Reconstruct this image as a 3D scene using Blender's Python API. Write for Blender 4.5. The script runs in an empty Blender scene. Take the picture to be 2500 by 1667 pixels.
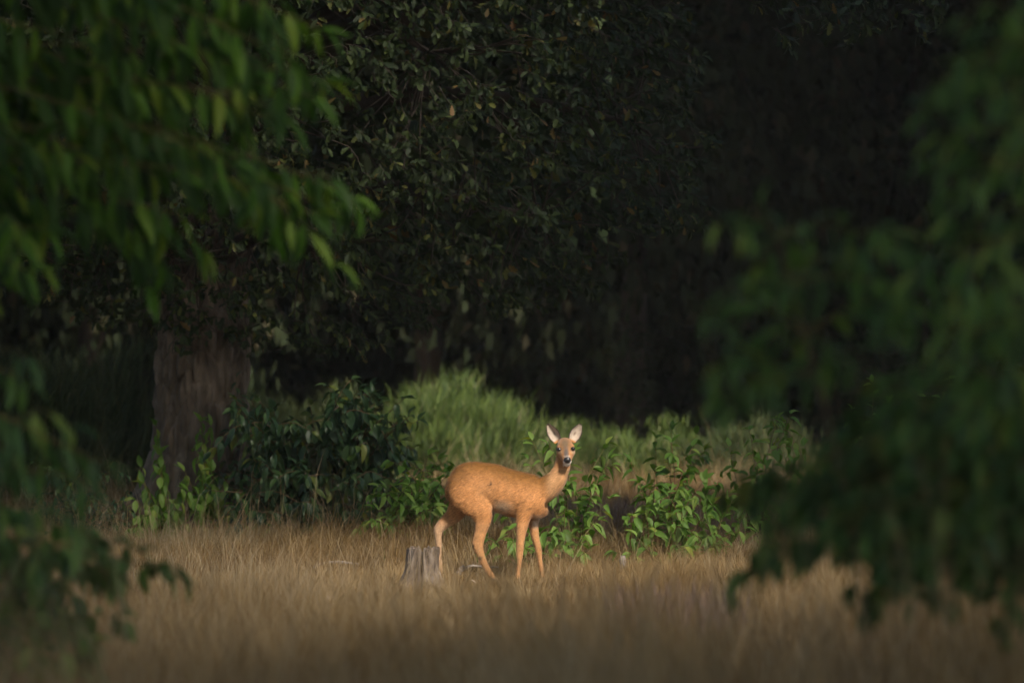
import bpy, math
import numpy as np
from mathutils import Matrix, Vector, noise

rng = np.random.default_rng(11)
scene = bpy.context.scene
col = scene.collection

# ------------------------------------------------------------------ camera, sky, sun, exposure
CAM_H, FPX, HOR = 1.6, 12320.0, 800.0          # eye height, focal length in photo pixels, horizon row
cam_d = bpy.data.cameras.new('camera')
cam_d.sensor_width = 36.0
cam_d.lens = 36.0 * FPX / 2500.0
cam_d.clip_start = 0.5
cam_d.clip_end = 2000.0
cam_d.dof.use_dof = True
cam_d.dof.focus_distance = 32.7
cam_d.dof.aperture_fstop = 2.2
cam = bpy.data.objects.new('camera', cam_d)
cam.location = (0, 0, CAM_H)
cam.rotation_euler = (math.radians(90.0) - math.atan((833.5 - HOR) / FPX), 0, 0)
col.objects.link(cam)
scene.camera = cam

SUN_EL, SUN_AZ = math.radians(40.0), math.radians(155.0)     # azimuth clockwise from +Y
S = Vector((math.sin(SUN_AZ) * math.cos(SUN_EL), math.cos(SUN_AZ) * math.cos(SUN_EL), math.sin(SUN_EL)))
world = bpy.data.worlds.new('World')
scene.world = world
world.use_nodes = True
wn = world.node_tree
sky = wn.nodes.new('ShaderNodeTexSky')
sky.sky_type = 'NISHITA'
sky.sun_disc = False
sky.sun_elevation = SUN_EL
sky.sun_rotation = SUN_AZ
bg = wn.nodes['Background']
bg.inputs['Strength'].default_value = 0.085
wn.links.new(sky.outputs[0], bg.inputs['Color'])

sun_d = bpy.data.lights.new('sun', 'SUN')
sun_d.energy = 3.6
sun_d.angle = math.radians(10.0)
sun_d.color = (1.0, 0.90, 0.76)
sun = bpy.data.objects.new('sun', sun_d)
sun.rotation_euler = (-S).to_track_quat('-Z', 'Y').to_euler()
col.objects.link(sun)

vs = scene.view_settings
vs.view_transform = 'Standard'
vs.look = 'None'
vs.gamma = 1.0
vs.use_curve_mapping = False
vs.exposure = 1.4
scene.cycles.use_denoising = True
scene.cycles.max_bounces = 4
scene.cycles.diffuse_bounces = 2
scene.cycles.glossy_bounces = 2
scene.cycles.transmission_bounces = 2
scene.cycles.use_adaptive_sampling = True
scene.cycles.adaptive_threshold = 0.025
scene.cycles.volume_bounces = 0
scene.cycles.sample_clamp_indirect = 3.0

# ------------------------------------------------------------------ helpers
def at(px, py, z):
    """photo pixel at depth z -> place in the clearing"""
    return np.array([(px - 1250.0) / FPX * z, z, CAM_H - (py - HOR) / FPX * z])

def at_ground(px, z, up=0.0):
    return np.array([(px - 1250.0) / FPX * z, z, up])

def tag(o, label=None, cat=None, group=None, kind=None):
    if label: o['label'] = label
    if cat: o['category'] = cat
    if group: o['group'] = group
    if kind: o['kind'] = kind
    return o

def make_mesh(name, verts, faces, mat, attrs=None, smooth=True, colors=None):
    """faces: list of (k, n) integer arrays"""
    me = bpy.data.meshes.new(name)
    verts = np.asarray(verts, dtype=np.float32)
    if not isinstance(faces, (list, tuple)): faces = [faces]
    faces = [np.asarray(f, dtype=np.int32) for f in faces if len(f)]
    me.vertices.add(len(verts))
    me.vertices.foreach_set('co', verts.ravel())
    loops = np.concatenate([f.ravel() for f in faces])
    counts = np.concatenate([np.full(len(f), f.shape[1], dtype=np.int32) for f in faces])
    starts = np.concatenate([[0], np.cumsum(counts)[:-1]]).astype(np.int32)
    me.loops.add(len(loops)); me.loops.foreach_set('vertex_index', loops)
    me.polygons.add(len(counts))
    me.polygons.foreach_set('loop_start', starts)
    me.polygons.foreach_set('loop_total', counts)
    if smooth: me.polygons.foreach_set('use_smooth', np.ones(len(counts), dtype=bool))
    if attrs:
        for k, v in attrs.items():
            a = me.attributes.new(k, 'FLOAT', 'POINT')
            a.data.foreach_set('value', np.asarray(v, dtype=np.float32))
    if colors is not None:
        a = me.attributes.new('fur', 'FLOAT_COLOR', 'POINT')
        c4 = np.ones((len(verts), 4), dtype=np.float32); c4[:, :3] = colors
        a.data.foreach_set('color', c4.ravel())
    me.update(calc_edges=True)
    if mat: me.materials.append(mat)
    return me

def link(name, me, parent=None, loc=None):
    o = bpy.data.objects.new(name, me)
    col.objects.link(o)
    if parent is not None: o.parent = parent
    if loc is not None: o.location = loc
    return o

def empty(name, loc):
    o = bpy.data.objects.new(name, None)
    o.empty_display_size = 0.2
    o.location = Vector([float(v) for v in loc])
    col.objects.link(o)
    return o

def norm(a):
    a = np.asarray(a, dtype=float)
    return a / np.maximum(np.linalg.norm(a, axis=-1, keepdims=True), 1e-9)

def curve_pts(ctrl, n):
    """Catmull-Rom through control points"""
    c = np.asarray(ctrl, dtype=float)
    p = np.vstack([2 * c[0] - c[1], c, 2 * c[-1] - c[-2]])
    out = []
    m = len(c) - 1
    for t in np.linspace(0, m, n):
        i = min(int(t), m - 1); f = t - i
        a, b, d, e = p[i], p[i + 1], p[i + 2], p[i + 3]
        out.append(0.5 * (2 * b + (d - a) * f + (2 * a - 5 * b + 4 * d - e) * f * f + (3 * b - a - 3 * d + e) * f ** 3))
    return np.array(out)

def tube(pts, radii, sides=6):
    pts = np.asarray(pts, dtype=float)
    n = len(pts)
    t = norm(np.gradient(pts, axis=0))
    ref = np.array([0.0, 0.0, 1.0]) if abs(t[0][2]) < 0.85 else np.array([1.0, 0.0, 0.0])
    side = norm(np.cross(t, ref)); up = np.cross(side, t)
    ang = np.linspace(0, 2 * math.pi, sides, endpoint=False)
    r = np.broadcast_to(np.asarray(radii, dtype=float), (n,))
    v = pts[:, None] + r[:, None, None] * (np.cos(ang)[None, :, None] * side[:, None] + np.sin(ang)[None, :, None] * up[:, None])
    idx = np.arange(n * sides).reshape(n, sides)
    q = np.stack([idx[:-1], np.roll(idx[:-1], -1, 1), np.roll(idx[1:], -1, 1), idx[1:]], -1).reshape(-1, 4)
    return v.reshape(-1, 3), q

class MB:
    def __init__(s): s.v, s.q, s.n = [], [], 0
    def add(s, v, q):
        s.v.append(v); s.q.append(q + s.n); s.n += len(v)
    def tube(s, pts, radii, sides=5): s.add(*tube(pts, radii, sides))
    def build(s, name, mat, parent=None, origin=(0, 0, 0)):
        me = make_mesh(name, np.concatenate(s.v) - np.asarray(origin), [np.concatenate(s.q)], mat)
        return link(name, me, parent)

def in_poly(px, py, poly):
    poly = np.asarray(poly, dtype=float)
    inside = np.zeros(len(px), dtype=bool)
    j = len(poly) - 1
    for i in range(len(poly)):
        xi, yi = poly[i]; xj, yj = poly[j]
        c = ((yi > py) != (yj > py)) & (px < (xj - xi) * (py - yi) / (yj - yi + 1e-9) + xi)
        inside ^= c; j = i
    return inside

def poly_dist(px, py, poly):
    poly = np.asarray(poly, dtype=float)
    best = np.full(len(px), 1e9)
    p = np.stack([px, py], -1)
    for a, b in zip(poly, np.roll(poly, -1, 0)):
        d = b - a
        t = np.clip(((p - a) @ d) / (d @ d + 1e-9), 0, 1)
        best = np.minimum(best, np.linalg.norm(p - (a + t[:, None] * d), axis=1))
    return best

def sample_poly(poly, n):
    poly = np.asarray(poly, dtype=float)
    lo, hi = poly.min(0), poly.max(0)
    xs, ys = [], []
    got = 0
    while got < n:
        x = rng.uniform(lo[0], hi[0], n * 2); y = rng.uniform(lo[1], hi[1], n * 2)
        k = in_poly(x, y, poly)
        xs.append(x[k]); ys.append(y[k]); got += k.sum()
    return np.concatenate(xs)[:n], np.concatenate(ys)[:n]

# ------------------------------------------------------------------ materials
def new_mat(name):
    m = bpy.data.materials.new(name); m.use_nodes = True
    nt = m.node_tree
    return m, nt, nt.nodes['Principled BSDF']

def ramp(nt, stops):
    r = nt.nodes.new('ShaderNodeValToRGB')
    e = r.color_ramp.elements
    while len(e) < len(stops): e.new(0.5)
    for k, (p, c) in enumerate(stops):
        e[k].position = p; e[k].color = (*c, 1)
    return r

def rnd_socket(nt):
    """random number of a leaf: per object, or the leaf's own attribute in a joined mesh"""
    a = nt.nodes.new('ShaderNodeAttribute'); a.attribute_name = 'rnd'
    o = nt.nodes.new('ShaderNodeObjectInfo')
    s = nt.nodes.new('ShaderNodeMath'); s.operation = 'ADD'
    nt.links.new(a.outputs['Fac'], s.inputs[0]); nt.links.new(o.outputs['Random'], s.inputs[1])
    f = nt.nodes.new('ShaderNodeMath'); f.operation = 'FRACT'
    nt.links.new(s.outputs[0], f.inputs[0])
    return f.outputs[0]

def leaf_mat(name, stops, rough=0.45, trans=0.3, spec=0.4, tone=False):
    m, nt, b = new_mat(name)
    r = ramp(nt, stops)
    if tone:
        ta = nt.nodes.new('ShaderNodeAttribute'); ta.attribute_name = 'tone'
        nt.links.new(ta.outputs['Fac'], r.inputs[0])
    else:
        nt.links.new(rnd_socket(nt), r.inputs[0])
    nt.links.new(r.outputs[0], b.inputs['Base Color'])
    b.inputs['Roughness'].default_value = rough
    b.inputs['Specular IOR Level'].default_value = spec
    t = nt.nodes.new('ShaderNodeBsdfTranslucent')
    hs = nt.nodes.new('ShaderNodeHueSaturation')
    hs.inputs['Saturation'].default_value = 1.15; hs.inputs['Value'].default_value = 1.3
    nt.links.new(r.outputs[0], hs.inputs['Color']); nt.links.new(hs.outputs[0], t.inputs['Color'])
    mx = nt.nodes.new('ShaderNodeMixShader'); mx.inputs[0].default_value = trans
    nt.links.new(b.outputs[0], mx.inputs[1]); nt.links.new(t.outputs[0], mx.inputs[2])
    nt.links.new(mx.outputs[0], nt.nodes['Material Output'].inputs['Surface'])
    return m

def noise_mat(name, stops, scale=8.0, rough=0.9, stretch=(1, 1, 1), bump=0.0, spec=0.2, detail=6.0, bscale=None):
    m, nt, b = new_mat(name)
    tc = nt.nodes.new('ShaderNodeTexCoord')
    mp = nt.nodes.new('ShaderNodeMapping'); mp.inputs['Scale'].default_value = stretch
    nt.links.new(tc.outputs['Object'], mp.inputs['Vector'])
    n = nt.nodes.new('ShaderNodeTexNoise'); n.inputs['Scale'].default_value = scale; n.inputs['Detail'].default_value = detail
    nt.links.new(mp.outputs[0], n.inputs['Vector'])
    r = ramp(nt, stops); nt.links.new(n.outputs[0], r.inputs[0])
    nt.links.new(r.outputs[0], b.inputs['Base Color'])
    b.inputs['Roughness'].default_value = rough; b.inputs['Specular IOR Level'].default_value = spec
    if bump:
        n2 = nt.nodes.new('ShaderNodeTexNoise'); n2.inputs['Scale'].default_value = bscale or scale * 3; n2.inputs['Detail'].default_value = 8
        nt.links.new(mp.outputs[0], n2.inputs['Vector'])
        bp = nt.nodes.new('ShaderNodeBump'); bp.inputs['Strength'].default_value = bump; bp.inputs['Distance'].default_value = 0.02
        nt.links.new(n2.outputs[0], bp.inputs['Height']); nt.links.new(bp.outputs[0], b.inputs['Normal'])
    return m

M = {}
M['ground'] = noise_mat('soil_and_litter', [(0.3, (0.05, 0.034, 0.02)), (0.55, (0.13, 0.09, 0.05)), (0.75, (0.20, 0.14, 0.085))], 5.0, bump=0.8)
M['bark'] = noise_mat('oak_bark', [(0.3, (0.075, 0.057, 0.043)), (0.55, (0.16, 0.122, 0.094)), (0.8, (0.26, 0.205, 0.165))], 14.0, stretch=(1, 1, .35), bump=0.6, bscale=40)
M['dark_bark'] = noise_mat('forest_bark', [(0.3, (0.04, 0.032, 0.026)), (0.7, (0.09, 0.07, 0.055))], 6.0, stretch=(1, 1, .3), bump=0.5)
M['twig'] = noise_mat('twig_bark', [(0.3, (0.07, 0.05, 0.03)), (0.7, (0.16, 0.11, 0.06))], 20.0)
M['green_twig'] = noise_mat('green_twig', [(0.3, (0.10, 0.075, 0.03)), (0.7, (0.17, 0.15, 0.05))], 20.0)
M['red_twig'] = noise_mat('red_stem', [(0.3, (0.13, 0.06, 0.035)), (0.7, (0.2, 0.11, 0.06))], 20.0)
M['oak_leaf'] = leaf_mat('oak_leaf', [(0.0, (0.016, 0.028, 0.010)), (0.6, (0.030, 0.047, 0.016)), (0.9, (0.055, 0.08, 0.022)), (0.97, (0.13, 0.14, 0.035)), (1.0, (0.20, 0.11, 0.045))], 0.55, 0.22, 0.25)
M['cherry_leaf'] = leaf_mat('cherry_leaf', [(0.0, (0.022, 0.055, 0.010)), (0.5, (0.045, 0.10, 0.016)), (0.8, (0.095, 0.20, 0.025)), (1.0, (0.17, 0.24, 0.03))], 0.5, 0.4, 0.22)
M['glossy_leaf'] = leaf_mat('glossy_dark_leaf', [(0.0, (0.022, 0.05, 0.022)), (0.6, (0.035, 0.075, 0.028)), (0.9, (0.06, 0.11, 0.03)), (1.0, (0.15, 0.17, 0.03))], 0.42, 0.25, 0.35)
M['light_leaf'] = leaf_mat('light_cherry_leaf', [(0.0, (0.042, 0.085, 0.024)), (0.55, (0.075, 0.145, 0.036)), (0.85, (0.12, 0.21, 0.045)), (1.0, (0.22, 0.28, 0.06))], 0.5, 0.4, 0.35)
M['shade_leaf'] = leaf_mat('shade_leaf', [(0.0, (0.032, 0.065, 0.018)), (0.6, (0.052, 0.11, 0.028)), (0.9, (0.09, 0.165, 0.036)), (1.0, (0.14, 0.15, 0.03))], 0.55, 0.3, 0.2)
M['young_leaf'] = leaf_mat('young_leaf', [(0.0, (0.08, 0.16, 0.025)), (0.5, (0.13, 0.24, 0.04)), (0.9, (0.22, 0.33, 0.07)), (1.0, (0.30, 0.34, 0.06))], 0.5, 0.4, 0.3)
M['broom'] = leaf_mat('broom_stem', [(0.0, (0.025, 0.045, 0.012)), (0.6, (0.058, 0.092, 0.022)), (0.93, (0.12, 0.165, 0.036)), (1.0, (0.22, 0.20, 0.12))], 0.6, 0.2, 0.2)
M['dark_broom'] = leaf_mat('dark_broom_stem', [(0.0, (0.035, 0.05, 0.02)), (0.7, (0.06, 0.085, 0.03)), (1.0, (0.10, 0.10, 0.04))], 0.6, 0.2, 0.2)  # duller green than the broom behind the deer
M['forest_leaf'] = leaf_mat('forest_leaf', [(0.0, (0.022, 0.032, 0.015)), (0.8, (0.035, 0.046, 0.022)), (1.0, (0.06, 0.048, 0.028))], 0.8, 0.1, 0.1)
M['grass'] = leaf_mat('dry_grass', [(0.0, (0.085, 0.045, 0.016)), (0.35, (0.25, 0.155, 0.06)), (0.7, (0.42, 0.305, 0.155)), (1.0, (0.60, 0.48, 0.30))], 0.7, 0.3, 0.2, tone=True)
M['pale_grass'] = leaf_mat('bent_grass', [(0.0, (0.30, 0.20, 0.10)), (0.5, (0.42, 0.31, 0.18)), (1.0, (0.58, 0.47, 0.31))], 0.7, 0.3, 0.2, tone=True)
M['green_grass'] = leaf_mat('green_grass', [(0.0, (0.08, 0.11, 0.03)), (0.6, (0.14, 0.17, 0.05)), (1.0, (0.30, 0.26, 0.12))], 0.6, 0.3, 0.2, tone=True)
M['heather'] = leaf_mat('faded_heather', [(0.0, (0.13, 0.085, 0.06)), (0.5, (0.21, 0.135, 0.105)), (1.0, (0.32, 0.23, 0.20))], 0.8, 0.15, 0.2)
M['dead_leaf'] = noise_mat('dead_leaf', [(0.3, (0.42, 0.30, 0.21)), (0.7, (0.62, 0.50, 0.40))], 30.0)
M['brown_leaf'] = leaf_mat('brown_leaf', [(0.0, (0.2, 0.09, 0.04)), (1.0, (0.32, 0.17, 0.08))], 0.7, 0.2, 0.2)
M['stump'] = noise_mat('weathered_wood', [(0.34, (0.06, 0.042, 0.03)), (0.5, (0.15, 0.115, 0.09)), (0.72, (0.33, 0.275, 0.23))], 26.0, stretch=(1, 1, .25), bump=0.9, bscale=60)
M['grey_twig'] = noise_mat('grey_dead_wood', [(0.3, (0.16, 0.13, 0.11)), (0.7, (0.38, 0.34, 0.31))], 40.0)

# ------------------------------------------------------------------ leaf shapes (length 1 along x, normal z)
def leaf_shape(width=0.40, droop=0.25, fold=0.10, n=5, tip=1.0):
    xs = np.linspace(0, 1, n + 1)
    w = width * 0.5 * np.sin(math.pi * xs ** 0.85) ** 0.9
    w[0] = 0; w[-1] = 0
    z = -droop * xs ** 2
    v, f = [], []
    mid = [(x, 0, zz) for x, zz in zip(xs, z)]
    left = [(x, ww, zz + fold * ww * 2) for x, ww, zz in zip(xs[1:-1], w[1:-1], z[1:-1])]
    right = [(x, -ww, zz + fold * ww * 2) for x, ww, zz in zip(xs[1:-1], w[1:-1], z[1:-1])]
    v = np.array(mid + left + right)
    nm = n + 1; L = nm; R = nm + n - 1
    f.append((0, 1, L)); f.append((0, R, 1))
    for i in range(n - 2):
        f += [(i + 1, i + 2, L + i + 1), (i + 1, L + i + 1, L + i), (i + 1, R + i + 1, i + 2), (i + 1, R + i, R + i + 1)]
    f += [(n - 1, n, L + n - 2), (n - 1, R + n - 2, n)]
    return v, np.array(f)

def oak_shape(curl=0.15, seed=0):
    # lobed outline
    half = [(0.0, 0.015), (0.16, 0.04), (0.24, 0.13), (0.33, 0.08), (0.43, 0.21), (0.53, 0.12), (0.64, 0.27), (0.75, 0.15), (0.86, 0.20), (0.97, 0.08)]
    h = np.array(half)
    r = np.random.default_rng(seed)
    hl = h.copy(); hl[:, 1] *= r.uniform(0.85, 1.15, len(h)); hr = h.copy(); hr[:, 1] *= r.uniform(0.85, 1.15, len(h))
    v = [(x, 0, 0) for x in (0, 0.3, 0.6, 0.9)]
    v += [(x, y, 0) for x, y in hl] + [(x, -y, 0) for x, y in hr]
    v = np.array(v)
    v[:, 2] = curl * (np.abs(v[:, 1]) * 1.2) - curl * 1.2 * v[:, 0] ** 2
    f = []
    for base, sgn in ((4, 1), (14, -1)):
        for i in range(9):
            xm = (half[i][0] + half[i + 1][0]) / 2
            c = 0 if xm < 0.2 else 1 if xm < 0.45 else 2 if xm < 0.78 else 3
            t = (c, base + i + 1, base + i)
            f.append(t if sgn > 0 else t[::-1])
    f += [(0, 1, 6), (1, 2, 8), (2, 3, 11), (1, 0, 16), (2, 1, 18), (3, 2, 21)]
    f.append((3, 23, 13))
    return v, np.array(f)

LEAF = [leaf_shape(0.46, 0.30, 0.25), leaf_shape(0.42, 0.45, 0.3), leaf_shape(0.50, 0.18, 0.15), leaf_shape(0.43, 0.65, 0.35)]
LONG = [leaf_shape(0.27, 0.35, 0.25), leaf_shape(0.30, 0.55, 0.3), leaf_shape(0.25, 0.15, 0.2)]
OAK = [oak_shape(0.15, 1), oak_shape(0.35, 2), oak_shape(-0.1, 3), oak_shape(0.6, 4)]
CLUMP = [(np.array([(0, 0, 0), (.35, .33, .06), (1, .1, -.1), (.7, -.1, .02), (.5, -.42, -.05), (.15, .2, -.03)]), np.array([(0, 3, 1), (3, 2, 1), (0, 4, 3), (0, 1, 5)]))]

def frames(axis, up):
    x = norm(axis)
    y = norm(np.cross(up, x)); z = np.cross(x, y)
    return x, y, z

def leaves_mesh(name, shapes, pos, axis, up, size, mat, origin):
    x, y, z = frames(axis, up)
    which = rng.integers(0, len(shapes), len(pos))
    V, F, A, n = [], [], [], 0
    for k, (sv, sf) in enumerate(shapes):
        s = np.where(which == k)[0]
        if not len(s): continue
        v = pos[s, None] + size[s, None, None] * (sv[None, :, 0:1] * x[s, None] + sv[None, :, 1:2] * y[s, None] + sv[None, :, 2:3] * z[s, None])
        f = sf[None] + (np.arange(len(s)) * len(sv))[:, None, None] + n
        V.append(v.reshape(-1, 3)); F.append(f.reshape(-1, 3))
        A.append(np.repeat(rng.random(len(s)), len(sv))); n += len(s) * len(sv)
    return make_mesh(name, np.concatenate(V) - np.asarray(origin), [np.concatenate(F)], mat, {'rnd': np.concatenate(A)})

_leafdata = {}
def leaf_data(shapes, mat):
    key = (id(shapes), mat.name)
    if key not in _leafdata:
        _leafdata[key] = [make_mesh('leaf', v, [f], mat) for v, f in shapes]
    return _leafdata[key]

def put_leaves(root, shapes, mat, pos, axis, up, size, n_obj=300):
    """up to n_obj single leaves (those that show largest), the rest as one part"""
    pos = np.asarray(pos); axis = np.asarray(axis); up = np.asarray(up); size = np.asarray(size)
    o0 = np.array(root.location)
    px = 1250 + FPX * pos[:, 0] / pos[:, 1]; py = HOR + FPX * (CAM_H - pos[:, 2]) / pos[:, 1]
    inside = (px > -40) & (px < 2540) & (py > -40) & (py < 1700)
    order = np.argsort(np.where(inside, 0, 1000) + pos[:, 1] - size * 2, kind='stable')
    sel = order[:n_obj]; rest = order[n_obj:]
    data = leaf_data(shapes, mat)
    x, y, z = frames(axis[sel], up[sel])
    for k, i in enumerate(sel):
        o = bpy.data.objects.new('leaf', data[int(rng.integers(len(data)))])
        s = float(size[i]); p = pos[i] - o0
        o.parent = root
        o.matrix_basis = Matrix(((x[k][0] * s, y[k][0] * s, z[k][0] * s, p[0]), (x[k][1] * s, y[k][1] * s, z[k][1] * s, p[1]),
                                 (x[k][2] * s, y[k][2] * s, z[k][2] * s, p[2]), (0, 0, 0, 1)))
        col.objects.link(o)
    if len(rest):
        me = leaves_mesh('foliage', shapes, pos[rest], axis[rest], up[rest], size[rest], mat, o0)
        tag(link('foliage', me, root), kind='stuff')

class Leaves:
    def __init__(s): s.p, s.a, s.u, s.s = [], [], [], []
    def add(s, p, a, u, z): s.p.append(p); s.a.append(a); s.u.append(u); s.s.append(z)
    def arrays(s): return np.array(s.p), np.array(s.a), np.array(s.u), np.array(s.s)

def leafy_twig(L, pts, size, spacing, start=0.25, droop=0.4, spread=1.0, hang=0.0):
    """alternate leaves along a twig; droop tips them down, hang turns them to gravity"""
    pts = np.asarray(pts)
    seg = np.linalg.norm(np.diff(pts, axis=0), axis=1); cum = np.concatenate([[0], np.cumsum(seg)])
    tot = cum[-1]; d = tot * start; k = int(rng.integers(2)); ph = rng.uniform(0, 6.28)
    while d < tot:
        f = np.array([np.interp(d, cum, pts[:, j]) for j in range(3)])
        i = min(np.searchsorted(cum, d), len(pts) - 1)
        t = norm(pts[i] - pts[i - 1])
        side = norm(np.cross(t, [0, 0, 1.0]) + 1e-6)
        ang = ph + k * 2.4
        out = math.cos(ang) * side + math.sin(ang) * np.cross(side, t)
        a = spread * out + 0.55 * t + rng.normal(0, 0.18, 3)
        a = norm(a); a[2] -= droop * rng.uniform(0.5, 1.5); a = norm(a)
        if hang: a = norm((1 - hang) * a + hang * np.array([0, 0, -1.0]) + rng.normal(0, 0.12, 3))
        u = norm(np.array([0, -0.25, 1.0]) + 0.5 * out + rng.normal(0, 0.3, 3))
        taper = 0.75 + 0.25 * math.sin(math.pi * min(1, d / tot * 0.9 + 0.1))
        L.add(f, a, u, size * rng.uniform(0.7, 1.15) * taper)
        d += spacing * rng.uniform(0.7, 1.3); k += 1
    tipa = norm(norm(pts[-1] - pts[-2]) + np.array([0, 0, -0.2]))
    for q in range(2):
        L.add(pts[-1], norm(tipa + rng.normal(0, 0.35, 3)), norm(np.array([0, -0.3, 1]) + rng.normal(0, .2, 3)), size * 0.7)

# ------------------------------------------------------------------ light shafts: gaps shaped in the added shade trees so sun reaches chosen patches
AIM = np.array([0.45, 32.6, 0.5])
SV = np.array(S)
GAPS = [(AIM, 1.9, 1.45), (np.array([0.6, 47.5, 0.6]), 1.3, 1.6), (np.array([-2.25, 38.0, 0.8]), 1.15, 1.2), (np.array([0.6, 28.0, 0.2]), 1.5, 1.8), (np.array([0.4, 22.5, 0.3]), 1.3, 1.6)]   # target, radius, sideways stretch
def in_light_gap(p):
    """True where no leaves hang in front of the sun for the lit patches"""
    clear = np.zeros(len(p), dtype=bool)
    side = norm(np.cross(SV, [0, 0, 1.0])); upv = np.cross(side, SV)
    for aim, r, st in GAPS:
        d = p - aim; along = d @ SV
        perp = d - along[:, None] * SV
        clear |= (np.hypot((perp @ side) / st, perp @ upv) < r) & (along > -1)
    return clear

# ------------------------------------------------------------------ ground
def ground_h(x, y):
    return 0.03 * np.sin(x * 0.9 + 0.4 * y) + 0.025 * np.sin(0.7 * y - 0.5 * x + 1.0) - 0.0

gx = np.concatenate([np.linspace(-400, -14, 12), np.linspace(-12, 12, 97), np.linspace(14, 400, 12)])
gy = np.concatenate([np.linspace(-400, 8, 12), np.linspace(10, 60, 161), np.linspace(64, 600, 16)])
GX, GY = np.meshgrid(gx, gy)
fade = np.clip(1 - np.maximum(np.abs(GX) - 12, 0) / 40, 0, 1)
GZ = ground_h(GX, GY) * fade
idx = np.arange(GX.size).reshape(GX.shape)
q = np.stack([idx[:-1, :-1], idx[:-1, 1:], idx[1:, 1:], idx[1:, :-1]], -1).reshape(-1, 4)
tag(link('ground', make_mesh('ground', np.stack([GX, GY, GZ], -1).reshape(-1, 3), [q], M['ground'])), kind='structure')

# ------------------------------------------------------------------ oak tree
OX, OY = float(at(480, 0, 38.6)[0]), 38.6
oak = empty('oak_tree', (OX, OY, 0))
tag(oak, 'large oak with furrowed bark and a dark low-hanging crown over the clearing', 'tree')

def bark_trunk(name, root, H, R0, mat, nth=230, nz=300, flare=0.7, depth=0.06, lean=(0, 0), seed=0):
    th = np.linspace(0, 2 * math.pi, nth, endpoint=False)
    zz = np.linspace(-0.15, H, nz)
    V = np.empty((nz, nth, 3))
    for i, z in enumerate(zz):
        k = max(0, 1 - max(z, 0) / 1.1)
        for j, t in enumerate(th):
            c, s = math.cos(t), math.sin(t)
            r = R0 * (1 + 0.10 * max(0, 1 - z / 1.6) + flare * k ** 2.4 * (0.55 + 0.45 * math.cos(4 * t + 0.6 + seed)))
            r += 0.03 * noise.noise((c * 1.5 + seed, s * 1.5, z * 0.8))
            w = 0.35 * noise.noise((c * 3, s * 3, z * 2.2 + 7))
            p = (c * R0 * 17 + w, s * R0 * 17 + w, z * 4.2 + seed)
            d, _ = noise.voronoi(p)
            e = min(1.0, (d[1] - d[0]) * 1.7)
            r += depth * (e ** 0.6 - 0.8) + 0.010 * noise.noise((c * 20, s * 20, z * 14)) + .005 * noise.noise((c * 60, s * 60, z * 30))
            V[i, j] = (r * c + lean[0] * z, r * s + lean[1] * z, z)
    idx = np.arange(nz * nth).reshape(nz, nth)
    q = np.stack([idx[:-1], np.roll(idx[:-1], -1, 1), np.roll(idx[1:], -1, 1), idx[1:]], -1).reshape(-1, 4)
    return link(name, make_mesh(name, V.reshape(-1, 3), [q], mat), root)

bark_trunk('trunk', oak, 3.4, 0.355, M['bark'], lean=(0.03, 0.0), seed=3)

for a_, ln_, r_ in [(3.75, .75, .13), (4.6, .55, .11), (5.6, .6, .12), (2.9, .6, .12)]:
    m = MB(); d_ = np.array([math.cos(a_), math.sin(a_), 0])
    m.tube(curve_pts([np.array([OX, OY, .62]) + d_ * .26, np.array([OX, OY, .28]) + d_ * .42, np.array([OX, OY, .10]) + d_ * (.42 + ln_ * .45), np.array([OX, OY, -.06]) + d_ * (.42 + ln_)], 16), np.interp(np.linspace(0, 1, 16), [0, .3, 1], [r_, r_ * .95, r_ * .4]), 14)
    m.build('root', M['bark'], oak, oak.location)

# crown seen from the clearing: leaf sprays on twigs, denser towards the shell that faces the open ground
CROWN = [(-420, -700), (1640, -700), (1700, 0), (1725, 150), (1700, 210), (1760, 330), (1735, 430), (1745, 520), (1700, 580), (1620, 560), (1570, 620), (1500, 640), (1480, 690),
         (1420, 740), (1390, 735), (1330, 760), (1230, 770), (1150, 760), (1090, 800), (1000, 800), (960, 850), (890, 880), (800, 850), (700, 830), (640, 850), (560, 830), (430, 840), (330, 800), (200, 790), (60, 740), (-420, 700)]
N_SPRAY = 4200
sx, sy = sample_poly(CROWN, N_SPRAY)
pd = poly_dist(sx, sy, CROWN)
zfront = 37.6 - 2.6 * np.sqrt(np.clip(pd / 500, 0, 1))
sz = zfront + np.abs(rng.normal(0, 1, N_SPRAY)) * 1.1
limb_mb = MB()
limbs = []
limb_ends = [(-0.6, 36.6, 3.6), (0.9, 37.2, 3.1), (0.2, 37.0, 2.4), (-1.2, 36.8, 2.2), (-2.3, 36.8, 2.1), (-3.6, 36.9, 2.2), (-4.6, 37.2, 2.6), (0.9, 37.8, 4.4), (2.9, 36.9, 4.5), (-2.0, 36.4, 3.2), (-0.2, 36.4, 4.6),
             (0.6, 41, 4.5), (-5.0, 40.5, 4.5), (-2.2, 43, 4.5), (-2.0, 38, 9.0)]
for e in limb_ends:
    e = np.array(e)
    h0 = min(3.2, max(1.75, e[2] - 0.2 + rng.uniform(-.2, .3)))
    b = np.array([OX + 0.03 * h0, OY, h0])
    midp = (b + e) / 2 + np.array([0, 0, 0.45 if e[2] > 2.2 else 0.3]) + rng.normal(0, 0.12, 3)
    pts = curve_pts([b, b * .7 + midp * .3 + np.array([0, 0, .15]), midp, midp * .4 + e * .6 + rng.normal(0, .1, 3), e], 22)
    limbs.append(pts)
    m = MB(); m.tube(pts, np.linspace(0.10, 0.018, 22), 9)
    m.build('limb', M['dark_bark'], oak, oak.location)
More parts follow.
